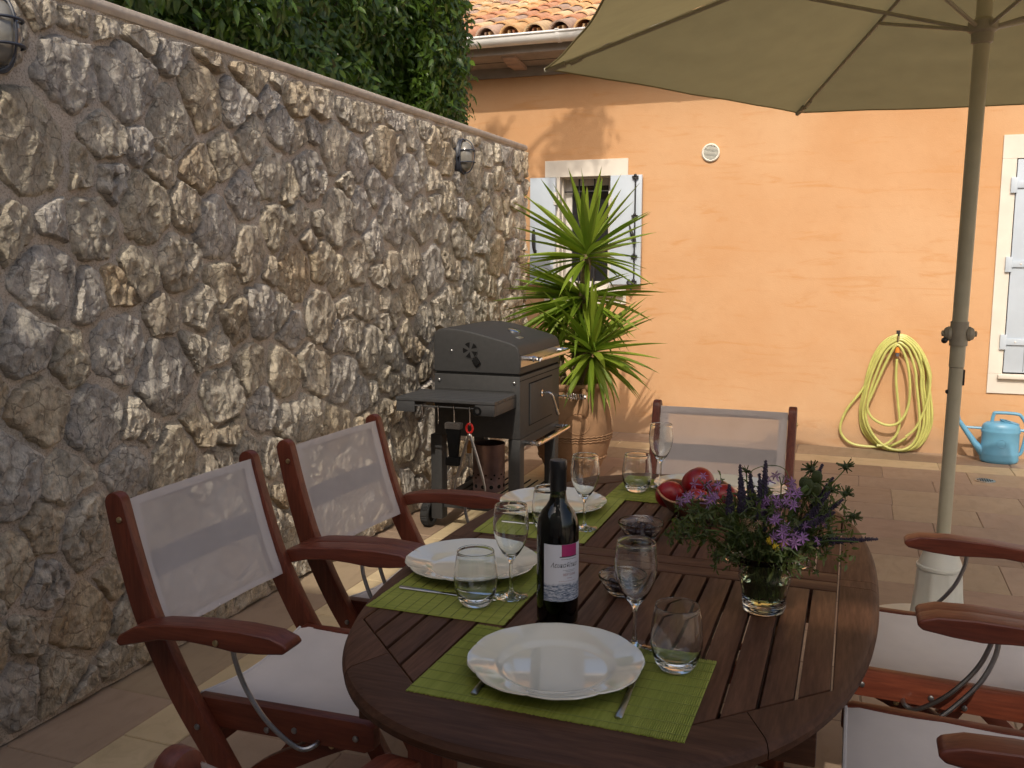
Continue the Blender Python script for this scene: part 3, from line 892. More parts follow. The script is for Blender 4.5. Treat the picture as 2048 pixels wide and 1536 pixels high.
def build_light_helpers():
    """unseen blocks added behind the camera to shade the near terrace, and a bounce wall added at the right"""
    h = thing('rear_shade_block', 'unseen cream blocks added behind the camera to shade the table', 'house', (0, -2.0, 0))
    m = MB(); m.box(-3.2, -1.12, -5, 0, -.05, 4.86); m.box(-1.12, .30, -5, 0, -.05, 6.2); m.box(.30, 2.5, -5, 0, -.05, 4.17)
    m.build('wall', M['surround'], h)  # added blocks, stepped so their shadow edges cross chairs and table
    m = MB(); m.box(.30, 2.5, -.02, 0, 4.31, 6.2); m.build('screen_wall', M['surround'], h)  # added panel; the slit below it lets a strip of sun through
    w = thing('bounce_wall', 'unseen cream wall added right of the terrace to bounce sunlight', 'house', (3.0, 7.3, 0))
    m = MB(); d = Vector((4.6, -2.9, 0)); n = Vector((.54, .84, 0)) * .4
    ps = [(0, -.05), (d.x, d.y), (d.x + n.x, d.y + n.y), (n.x + .3, -.05)]
    m.prism(ps, -.02, 3.6); m.build('wall', M['surround'], w)  # unseen wall added to throw sunlight back onto the rubble wall

# ------------------------------------------------------------------ hedge tree behind the wall
def leaf_cloud(P, Nn, size, mat, name, parent, curl=.25, seed=1, wide=.36):
    """many small folded leaves; P positions, Nn preferred facing"""
    g = np.random.default_rng(seed); n = len(P)
    Nn = Nn + g.normal(0, .55, (n, 3)); Nn /= np.linalg.norm(Nn, axis=1)[:, None]
    D = g.normal(0, 1, (n, 3)) + np.array([0, 0, -.55]); D -= Nn * (D * Nn).sum(1)[:, None]; D /= np.linalg.norm(D, axis=1)[:, None]
    B = np.cross(Nn, D)
    s = size * g.uniform(.6, 1.3, n)[:, None]
    w = s * wide * g.uniform(.8, 1.2, (n, 1))
    ts = [0, .30, .65, 1.0]; ws = [0, 1.0, .85, 0]
    up = Nn * s * .05
    pts = []
    cur = curl * g.uniform(.3, 1.6, (n, 1))
    def spine(t): return P + D * s * t - Nn * s * cur * t * t
    p0 = spine(0); 
    rows = [p0]
    for t, wv in ((.33, 1.0), (.68, .8)):
        c = spine(t); rows += [c - B * w * .5 * wv + up, c, c + B * w * .5 * wv + up]
    rows.append(spine(1.0))
    V = np.stack(rows, 1).reshape(-1, 3)    # 8 verts a leaf
    base = np.arange(n)[:, None] * 8
    tri = np.array([[0, 1, 2], [0, 2, 3], [4, 7, 5], [5, 7, 6]]); quad = np.array([[1, 4, 5, 2], [2, 5, 6, 3]])
    T3 = (base[:, :, None] + tri[None]).reshape(-1, 3); Q4 = (base[:, :, None] + quad[None]).reshape(-1, 4)
    me = bpy.data.meshes.new(name)
    me.vertices.add(len(V)); me.vertices.foreach_set('co', V.astype(np.float32).ravel())
    nl = len(T3) * 3 + len(Q4) * 4
    me.loops.add(nl); me.loops.foreach_set('vertex_index', np.concatenate([T3.ravel(), Q4.ravel()]).astype(np.int32))
    me.polygons.add(len(T3) + len(Q4))
    st = np.concatenate([np.arange(len(T3)) * 3, len(T3) * 3 + np.arange(len(Q4)) * 4]).astype(np.int32)
    me.polygons.foreach_set('loop_start', st)
    me.update(calc_edges=True)
    me.polygons.foreach_set('use_smooth', [True] * len(me.polygons))
    me.materials.append(mat)
    return obj(name, me, parent)
def build_hedge():
    g = np.random.default_rng(11)
    h = thing('evergreen_tree', 'dense dark evergreen tree clipped like a hedge behind the rubble wall', 'tree', (-3.3, 4.0, 0))
    O = np.array([-3.3, 4.0, 0])
    def lump(y, z): return .16 * noise.noise((y * 1.3, z * 1.3, 2.0)) + .10 * noise.noise((y * 3.3, z * 3.3, 5.0)) + .05 * noise.noise((y * 8, z * 8, 1.0))
    P = []; Nn = []
    n1 = 25000
    for _ in range(n1):      # face towards the terrace
        y = g.uniform(1.3, 6.02); z = g.uniform(1.75, 3.3)
        d = g.exponential(.10)
        x = -2.60 + lump(y, z) - d
        if y > 5.55: x -= (y - 5.55) * .35
        P.append((x, y, z)); Nn.append((1, -.25, .35))
    for _ in range(9000):    # far end and the near end
        x = g.uniform(-4.0, -2.6); z = g.uniform(1.75, 3.25); d = g.exponential(.10)
        y = 6.0 + lump(x + 9, z) - d
        P.append((x, y, z)); Nn.append((.25, 1, .3))
    for _ in range(9000):    # top
        x = g.uniform(-4.0, -2.6); y = g.uniform(1.3, 6.0)
        P.append((x, y, 3.25 + .4 * lump(x, y) - g.exponential(.1))); Nn.append((.1, 0, 1))
    for _ in range(5000):    # ragged sprays
        y = g.uniform(5.2, 6.05); z = g.uniform(2.25, 3.2)
        P.append((-2.52 + g.normal(0, .05) - max(0, y - 5.6) * .25, y, z)); Nn.append((1, 0, .3))
    P = np.array(P) - O; Nn = np.array(Nn, float)
    # keep the crown behind the wall's top edge plane when low
    keep = ~((P[:, 0] + O[0] > -2.68) & (P[:, 2] < 2.24))
    tag(leaf_cloud(P[keep], Nn[keep], .064, M['hedge'], 'foliage', h, seed=3), kind='stuff')
    # limbs and trunk
    r = random.Random(4)
    for k in range(3):
        ty = 2.2 + k * 1.7 - 4.0
        m = MB(); m.tube([(0, ty, 0), (.05, ty + .1, .9), (.02, ty, 1.8), (.1, ty + .15, 2.8)], [.09, .075, .06, .03], 10); m.build('trunk', M['twig'], h, smooth=True)
    m = MB()
    for k in range(120):
        ty = r.choice([2.2, 3.9, 5.6]) - 4.0; z = r.uniform(1.2, 3.0)
        tip = (r.uniform(.1, .62), max(-2.5, min(1.9, ty + r.uniform(-1.2, 1.2))), r.uniform(1.9, 3.1))
        mid = ((tip[0]) * .5, (ty + tip[1]) / 2, (z + tip[2]) / 2 - .1)
        m.tube([(0.03, ty, z), mid, tip], [.02, .012, .004], 5)
    tag(m.build('branches', M['twig'], h), kind='stuff')
    # dense inner leaf mass so that no daylight comes through the body
    Q = np.stack([g.uniform(-4.0, -2.78, 7000), g.uniform(1.3, 5.85, 7000), g.uniform(1.9, 3.1, 7000)], 1) - O
    tag(leaf_cloud(Q, g.normal(0, 1, (7000, 3)), .13, M['hedge'], 'inner_foliage', h, seed=8, wide=.5), kind='stuff')
    # overhanging sprays above the frame, whose shade falls on the house
    cl = []
    # (a taller limb that leans over the wall; the sun throws its shade on the house)
    for (wx, wz, s, n) in ((-2.06, 2.50, .15, 210), (-2.20, 2.30, .19, 300), (-2.35, 2.12, .15, 150), (-2.02, 2.30, .10, 110), (-2.88, 2.42, .09, 90), (-2.84, 2.25, .08, 60)):
        for _ in range(n):
            yy = 3.6 + g.normal(0, .22); back = 7.3 - yy
            cl.append((wx + g.normal(0, s * .6) + .115 * back, yy, wz + g.normal(0, s * .55) + .92 * back))
    cl = np.array(cl) - O
    tag(leaf_cloud(cl, np.tile([.1, 0, 1.0], (len(cl), 1)), .075, M['hedge'], 'overhanging_spray', h, seed=5), kind='stuff')
    m = MB(); m.tube(bez([(.1, -.25, 2.6), (.2, -.3, 3.9), (.7, -.35, 5.0), (1.2, -.4, 5.7), (1.55, -.4, 5.95)], 6), [.06 - .0022 * q for q in range(25)], 7); m.tube([(.7, -.35, 5.0), (.6, -.4, 5.6), (.75, -.4, 5.9)], [.02, .012, .005], 5); m.build('limb', M['twig'], h)
# ------------------------------------------------------------------ yucca in its pot
def build_yucca():
    r = random.Random(9)
    px, py = -1.66, 5.60
    p = thing('terracotta_pot', 'big ribbed terracotta jar holding the yucca, partly behind the grill', 'plant pot', (px, py, 0))
    prof = [(0, .0), (.135, 0), (.150, .02), (.185, .10), (.222, .19), (.243, .27), (.247, .33), (.243, .40), (.225, .48), (.200, .54), (.188, .575), (.188, .595), (.205, .605), (.21, .622), (.203, .635), (.185, .635), (.178, .60), (.178, .56), (0, .56)]
    pr = []
    for (a, z), (b, z2) in zip(prof[:-1], prof[1:]):
        n = max(1, int(abs(z2 - z) / .02) + 1)
        for k in range(n): pr.append((a + (b - a) * k / n, z + (z2 - z) * k / n))
    pr.append(prof[-1])
    def lobe(a, rad, z):
        return (rad * (1 + .010 * noise.noise((math.cos(a) * 2, math.sin(a) * 2, z * 9))), z)
    MB().lathe(pr, 48, lobe=lobe).build('pot_body', M['pot'], p, smooth=True, angle=60)
    for z, rad in ((.30, .2475), (.315, .2485), (.285, .2455), (.155, .210), (.168, .2155)):
        m = MB()
        pts = [((rad + .002) * math.cos(a), (rad + .002) * math.sin(a), z + .0025 * math.sin(a * 40)) for a in [2 * PI * k / 160 for k in range(160)]]
        m.tube(pts, .0052, 6, closed=True); m.build('rope_band', M['pot'], p, smooth=True)
    for a0 in (-1.0, 2.1):     # two handles pressed against the neck and a scroll
        m = MB()
        pts = [(rad * math.cos(a0), rad * math.sin(a0), z) for rad, z in ((.195, .59), (.235, .60), (.262, .56), (.262, .50), (.240, .455))]
        m.tube(bez(pts, 5), .016, 8); m.build('handle', M['pot'], p, smooth=True)
    m = MB()
    pts = []
    for k in range(40):
        t = k / 39; a = -1.15 + .30 * math.cos(t * 2 * PI); z = .40 + .065 * math.sin(t * 2 * PI); rad = np.interp(z, [.33, .40, .48], [.247, .243, .225]) + .001
        pts.append((rad * math.cos(a), rad * math.sin(a), z))
    m.tube(pts, .005, 6, closed=True); m.build('scroll', M['pot'], p, smooth=True)
    MB().lathe([(0, .575), (.10, .58), (.179, .572)], 24).build('soil', M['soil'], p)

    y = thing('yucca', 'tall yucca with three spiky bright green heads in the terracotta jar', 'yucca', (px, py, .57))
    # leaf meshes: a folded strap, more or less drooping
    def leaf(length, width, droop, twist):
        m = MB(); n = 9
        for i in range(n + 1):
            t = i / n
            w = width * (.55 + .45 * min(1, t * 3.2)) * (1 - max(0, (t - .45) / .55) ** 1.5)
            if i == n: w = .0012
            ang = -droop * t * t * 1.1
            xx = length * (t - .28 * droop * droop * t ** 3 * .5); zz = -length * droop * .55 * t * t
            fold = .34 * w
            tw = twist * t
            for sgn in (-1, 0, 1):
                yy = sgn * w / 2; z2 = fold * abs(sgn)
                m.v.append((xx, yy * math.cos(tw) - z2 * math.sin(tw), zz + yy * math.sin(tw) + z2 * math.cos(tw)))
        for i in range(n):
            b = i * 3
            m.f += [(b, b + 1, b + 4, b + 3), (b + 1, b + 2, b + 5, b + 4)]
        return m.mesh('leaf', M['yucca'], smooth=True, angle=60, fix=False)
    V = {d: [leaf(1.0, .095, d, tw) for tw in (-.25, 0, .3)] for d in (.04, .15, .35, .7, 1.05)}
    def head(c, n, L, e0, e1, az=None, azs=3.2, wide=1.0, dr=.75):
        ga = PI * (3 - math.sqrt(5)); ph = r.uniform(0, 6)
        for i in range(n):
            t = (i + .5) / n
            el = e0 + (e1 - e0) * t ** .8 + r.uniform(-.20, .20)
            a = ph + i * ga + r.uniform(-.5, .5)
            if az is not None:
                a = az + r.uniform(-azs, azs)
            d = min(V, key=lambda q: abs(q - (max(.03, dr * max(0, t - .35) + r.uniform(0, .25 * dr / .75)))))
            ln = L * r.uniform(.82, 1.12) * (.80 + .25 * math.sin(PI * min(1, t * 1.3)))
            Mx = Matrix.Translation((c[0], c[1], c[2] - .09 * t)) @ Matrix.Rotation(a, 4, 'Z') @ Matrix.Rotation(-el, 4, 'Y') @ Matrix.Translation((.012, 0, 0)) @ Matrix.Diagonal((ln, ln * wide * r.uniform(.85, 1.15), ln, 1))
            o = obj('leaf', r.choice(V[d]), y, M4=Mx)
    m = MB(); m.tube(bez([(.03, .02, -.02), (.02, .02, .25), (.05, .03, .55), (.075, .02, .86)], 8), [.042 - .014 * i / 24 for i in range(25)], 10)
    m.build('trunk', M['trunk'], y, smooth=True)
    m = MB(); m.tube(bez([(.03, -.03, 0), (.07, -.06, .12), (.12, -.08, .26)], 6), .028, 9); m.build('trunk', M['trunk'], y, smooth=True)
    m = MB(); m.tube(bez([(-.04, .0, 0), (-.08, .0, .15), (-.09, .0, .3)], 6), .024, 9); m.build('trunk', M['trunk'], y, smooth=True)
    head((.075, .02, .90), 64, .52, R(88), R(-25), wide=.86, dr=.42)
    head((.03, .03, .62), 66, .50, R(35), R(-35), az=2.9, azs=1.2, wide=.82, dr=.55)
    head((.05, .03, .62), 52, .48, R(30), R(-45), wide=.82, dr=.6)
    head((.14, -.08, .30), 84, .46, R(84), R(-50), wide=1.02, dr=.7)
    head((-.09, 0, .32), 22, .34, R(70), R(-20), wide=.9)

# ------------------------------------------------------------------ charcoal grill
def build_grill():
    X0, X1, Y0, Y1 = -2.01, -1.543, 4.281, 4.93
    g = thing('charcoal_grill', 'dark grey wheeled charcoal grill with hinged lid and side shelf by the rubble wall', 'barbecue', (X0, Y0, 0))
    W, D = X1 - X0, Y1 - Y0
    lid = [(0, .832), (0, 1.012), (.006, 1.032), (.020, 1.046), (.045, 1.053), (.12, 1.052), (.20, 1.041), (.28, 1.023), (.36, 1.003), (.42, .987), (.447, .975), (.461, .957), (W, .93), (W, .832)]
    lo = MB().prism(lid, -.004, D + .004, 'xz').build('lid', M['grill'], g, bevel=.012, seg=3)
    m = MB(); m.box(.008, W - .008, .004, D - .004, .822, .833); m.build('lid_gap', M['grill_in'], g)
    fb = MB().box(0, W, 0, D, .505, .823).build('firebox', M['grill'], g, bevel=.006)
    for z in (.70, .745):
        m = MB(); m.box(.02, W - .03, -.0025, .002, z, z + .006); m.build('pressed_rib', M['grill'], fb, bevel=.001, seg=1)
    # vent disc with five holes and a tab
    cx, cz = .203, .948
    T = Matrix.Translation((cx, -.005, cz)) @ Matrix.Rotation(PI / 2, 4, 'X')
    v = MB().lathe([(0, .0), (.043, 0), (.043, .003), (0, .003)], 28, T).build('vent_disc', M['grill'], lo)
    for k in range(5):
        a0 = 2 * PI * k / 5 + .35
        ps = [(.010 * math.cos(a0 + .36), .010 * math.sin(a0 + .36))] + [(.039 * math.cos(a0 + q * .72 / 5), .039 * math.sin(a0 + q * .72 / 5)) for q in range(6)]
        MB().prism(ps, .0035, .0052, 'xy', T).build('vent_hole', M['grill_in'], v)  # raised dark wedges coloured as the shade inside open holes
    MB().box(.048, .085, -.02, .012, .003, .016, T @ Matrix.Rotation(-.95, 4, 'Z')).build('vent_tab', M['grill_in'], v, bevel=.003)
    for (sx, sz) in ((.03, .79), (W - .03, .79), (.10, .94)):
        MB().ball((sx, -.004, sz), .008, 8, 6, (1, .6, 1)).build('screw', M['rod'], fb)
    # thermometer and badge on the lid
    Tt = Matrix.Translation((.31, D * .52, 1.016)) @ Matrix.Rotation(R(14), 4, 'Y')
    MB().lathe([(0, 0), (.036, 0), (.036, .010), (.030, .014), (0, .016)], 24, Tt).build('thermometer', M['chrome'], lo, smooth=True)
    Tb = Matrix.Translation((.385, D * .34, .998)) @ Matrix.Rotation(R(15), 4, 'Y')
    MB().box(-.012, .012, -.03, .03, -.002, .003, Tb).build('badge', M['steel'], lo, bevel=.001, seg=1)
    # front handles
    def bar(z, ya, yb, out, name, par, zr=0):
        m = MB()
        m.tube(bez([(W, ya, z), (W + out * .75, ya, z), (W + out, ya + .03, z), (W + out, yb - .03, z), (W + out * .75, yb, z), (W, yb, z)], 5), .0118, 10)
        for yy in (ya, yb): m.tube([(W + out * .45, yy, z), (W + out * .58, yy, z)], .0155, 10)
        m.build(name, M['chrome'], par, smooth=True)
    m = MB(); m.box(W - .002, W + .004, .004, D - .006, .870, .925); m.build('handle_plate', M['steel'], lo)
    bar(.905, .10, D - .06, .075, 'lid_handle', lo)
    bar(.478, .08, D - .06, .075, 'front_rail', g)
    m = MB(); m.box(W - .02, W, .01, D - .01, .46, .505); m.build('front_apron', M['grill'], g)
    MB().box(W - .001, W + .0015, .134, D - .134, .554, .776).build('door_gap', M['grill_in'], g)
    MB().box(W - .001, W + .0012, .0, D, .7985, .8025).build('seam', M['grill_in'], g)
    dr = MB().box(W - .001, W + .007, .14, D - .14, .56, .77).build('ash_door', M['grill'], g, bevel=.004)
    m = MB()
    m.tube(bez([(W, .32, .70), (W + .035, .32, .703), (W + .06, .33, .690), (W + .065, .40, .60), (W + .066, .42, .575)], 6), [.007] * 18 + [.0095] * 7, 10)
    m.lathe([(0, 0), (.018, 0), (.018, .006), (0, .008)], 14, Matrix.Translation((W + .004, .32, .70)) @ Matrix.Rotation(PI / 2, 4, 'Y'))
    m.build('door_handle', M['chrome'], dr, smooth=True)
    # coil handle of the height crank at the far front corner
    m = MB(); cyy = D - .02; cz = .643
    m.tube([(W, cyy, cz), (W + .055, cyy, cz)], .005, 8); m.tube([(W + .03, cyy, cz), (W + .036, cyy, cz)], .009, 8)
    coil = [(W + .05 + .105 * k / 60, cyy + (.016 * math.sin(PI * min(1, k / 18 * .5 + .2))) * math.cos(k * .9), cz + .016 * math.sin(k * .9)) for k in range(61)]
    m.tube(coil, .0022, 5); m.tube([(W + .155, cyy, cz), (W + .165, cyy, cz)], .013, 8); m.build('crank_handle', M['chrome'], g, smooth=True)
    # legs, shelf, rails, wheels
    for (lx, ly, z0) in ((-.026, 0, .055), (W - .064, 0, .0), (-.026, D - .07, .055), (W - .064, D - .07, .0)):
        MB().box(lx + .001, lx + .063, ly + .001, ly + .069, z0, .504).build('leg', M['grill'], g, bevel=.004)
    for lx in (-.022, W - .045):
        MB().box(lx, lx + .04, .071, D - .071, .115, .145).build('lower_rail', M['grill'], g, bevel=.003)
    MB().box(.037, W - .064, .02, .045, .115, .145).build('lower_rail', M['grill'], g, bevel=.003)
    for k in range(9):
        xx = .04 + k * (W - .11) / 8
        MB().tube([(xx, .03, .150), (xx, D - .03, .150)], .004, 6).build('shelf_wire', M['grill_in'], g)
    for ly in (.035, D - .035):
        m = MB(); Tw = Matrix.Translation((-.055, ly, .072)) @ Matrix.Rotation(PI / 2, 4, 'Y')
        n = 40
        def lobe(a, rad, z): return (rad - (.004 if (int(a / (2 * PI) * 80) % 2 and rad > .066) else 0), z)
        m.lathe([(.045, -.022), (.062, -.024), (.071, -.017), (.072, 0), (.071, .017), (.062, .024), (.045, .022)], 80, Tw, lobe=lobe, close=True)
        w = m.build('wheel', M['tyre'], g, smooth=True, angle=30)
        MB().lathe([(0, -.018), (.048, -.014), (.048, .014), (0, .018)], 24, Tw).build('hub', M['grill_in'], w, smooth=True)
    # side shelf on the near end
    sx0, sx1, sy0 = -.068, W - .018, -.30
    for k in range(6):
        a = sy0 + k * .0495
        MB().box(sx0, sx1, a, a + .0465, .722, .738).build('shelf_board', M['grill_board'], g, bevel=.002, seg=1)
    for (a, b) in ((sx0 + .002, sx0 + .10), (sx1 - .10, sx1 - .002)):
        MB().box(a, b, sy0 + .004, sy0 + .026, .668, .7215).build('shelf_bracket', M['grill_board'], g, bevel=.003)
    MB().box(sx1 - .024, sx1 - .002, sy0 + .027, -.002, .668, .7215).build('shelf_side', M['grill_board'], g, bevel=.003)
    MB().box(sx0 + .002, sx0 + .024, sy0 + .027, -.002, .668, .7215).build('shelf_side', M['grill_board'], g, bevel=.003)
    m = MB(); m.tube([(sx0 + .08, sy0 + .008, .700), (sx1 - .08, sy0 + .008, .700)], .004, 8); m.build('hook_rail', M['grill'], g)
    hooks = (-1.934, -1.85, -1.767, -1.686)
    for hx in hooks:
        x = hx - X0
        m = MB(); m.tube(bez([(x, sy0 + .008, .708), (x, sy0 - .004, .704), (x, sy0 - .002, .66), (x, sy0 - .002, .632), (x + .004, sy0 - .010, .622), (x + .008, sy0 - .014, .632)], 5), .0026, 6); m.build('hook', M['chrome'], g, smooth=True)
    # a coil spring bracket under the shelf
    m = MB(); m.lathe([(.012, -.01), (.022, -.01), (.022, .01), (.012, .01)], 20, Matrix.Translation((hooks[3] - X0 + .035, sy0 + .012, .69)) @ Matrix.Rotation(PI / 2, 4, 'X'), close=True); m.build('shelf_bolt', M['grill_in'], g)

    # tools hanging on the hooks
    b = thing('grill_brush', 'black grill brush with pale bristle strip hanging from the third shelf hook', 'brush', (hooks[2], Y0 + sy0 - .004, .63))
    MB().box(-.040, .040, -.022, .016, -.028, .0).build('bristle_strip', M['bristle'], b, bevel=.003)
    MB().prism([(-.036, -.028), (.036, -.028), (.030, -.085), (.020, -.17), (-.020, -.17), (-.030, -.085)], -.018, .012, 'xz').build('handle', M['grill_in'], b, bevel=.006)
    MB().box(-.034, .034, -.03, .02, -.205, -.165).build('scraper_head', M['grill_in'], b, bevel=.006)
    t = thing('grill_tongs', 'steel tongs with a red ring hanging open from the last shelf hook', 'tongs', (hooks[3], Y0 + sy0 - .006, .63))
    m = MB(); m.tube([(.016 * math.cos(a), 0, -.022 + .022 * math.sin(a)) for a in [2 * PI * k / 20 for k in range(20)]], .0055, 8, closed=True); m.build('ring', M['red'], t, smooth=True)
    m = MB(); m.ball((0, 0, -.062), .013, 10, 7, (1, .8, 1.4)); m.build('pivot', M['steel'], t, smooth=True)
    for s in (-1, 1):
        m = MB(); m.tube(bez([(0, 0, -.05), (s * .022, 0, -.11), (s * .062, 0, -.24), (s * .078, 0, -.31), (s * .076, 0, -.335)], 5), [.007] * 12 + [.005] * 9, 8); m.build('arm', M['rod'], t, smooth=True)
    # charcoal chimney starter standing on the lower shelf
    c = thing('chimney_starter', 'heat stained steel charcoal chimney starter standing on the grill\'s lower shelf', 'chimney starter', (-1.838, 4.60, .154))
    MB().lathe([(.088, .0), (.088, .245), (.0905, .25), (.0905, .258), (.085, .258), (.085, .004)], 36, close=True).build('drum', M['chimney'], c, smooth=True, angle=40)
    MB().lathe([(0, .06), (.084, .06)], 24).build('grate', M['grill_in'], c)
    for k in range(12):
        a = 2 * PI * k / 12
        for z, rad in ((.03, .011), (.075, .0055), (.095, .0055)):
            T = Matrix.Rotation(a + (.2 if z > .08 else 0), 4, 'Z') @ Matrix.Translation((.0878, 0, z)) @ Matrix.Rotation(PI / 2, 4, 'Y')
            if k in (7, 8, 9, 10, 11, 0): MB().lathe([(0, 0), (rad, 0), (rad, .0012), (0, .0012)], 12, T).build('air_hole', M['grill_in'], c)
    m = MB(); m.tube(bez([(-.07, -.052, .235), (-.075, -.085, .245), (-.075, -.095, .20), (-.075, -.095, .10), (-.07, -.06, .08)], 5), .004, 6); m.build('handle_wire', M['rod'], c)
    m = MB(); m.tube([(-.075, -.095, .215), (-.075, -.095, .335)], .013, 10); m.build('handle_grip', M['handlewood'], c, smooth=True)

# ------------------------------------------------------------------ wall lamps
def build_lamps():
    def lamp(yc, zc, label):
        l = thing('bulkhead_lamp', label, 'wall lamp', (XW + .012, yc, zc), 0, 'oval wall lamps on the rubble wall')
        ry, rz = .060, .100
        # axis along +x
        T = Matrix.Rotation(PI / 2, 4, 'Y') @ Matrix.Diagonal((rz / .1, ry / .1, 1, 1))
        MB().lathe([(0, -.03), (.1, -.03), (.1, .022), (.092, .030), (0, .030)], 32, T).build('back_plate', M['lampmetal'], l, smooth=True, angle=40)
        m = MB(); m.lathe([(.084, .030), (.086, .045), (.080, .066), (.062, .084), (.030, .094), (0, .096), (0, .093), (.029, .091), (.060, .081), (.077, .064), (.083, .045), (.081, .031)], 40, T, lobe=lambda a, rad, z: (rad * (1 + .012 * math.cos(a * 20)), z), close=True)
        m.build('glass_dome', M['lampglass'], l, smooth=True)
        m = MB(); m.lathe([(0, .03), (.075, .032), (.06, .045), (0, .05)], 24, T); m.build('reflector', M['lampwhite'], l, smooth=True)
        m = MB(); m.ball((.055, 0, 0), .022, 10, 8, (1.0, 1, 1)); m.build('bulb', M['lampwhite'], l, smooth=True)
        m = MB()
        def arc(fixed, vert):
            pts = []
            for k in range(15):
                a = PI * k / 14; c, s = math.cos(a), math.sin(a)
                if vert: pts.append((.030 + .074 * s ** .7, fixed, rz * .98 * c))
                else: pts.append((.030 + .074 * s ** .7, ry * .98 * c * math.sqrt(max(.2, 1 - (fixed / rz) ** 2)), fixed))
            return pts
        for q in (-.034, .034): m.tube(arc(q, False), .0042, 6)
        m.tube(arc(0, True), .0042, 6)
        m.tube([(.034, ry * math.cos(a), rz * math.sin(a)) for a in [2 * PI * k / 36 for k in range(36)]], .006, 6, closed=True)
        m.build('cage', M['lampmetal'], l, smooth=True)
        m = MB(); m.tube([(.03, ry, 0), (.03, ry + .022, 0)], .009, 8); m.tube([(.03, -ry, 0), (.03, -ry - .022, 0)], .009, 8); m.build('lug', M['lampmetal'], l)
    lamp(1.965, 2.005, 'oval caged wall lamp cut off by the near end of the rubble wall')
    lamp(5.15, 2.0, 'small oval caged wall lamp high on the far end of the rubble wall')

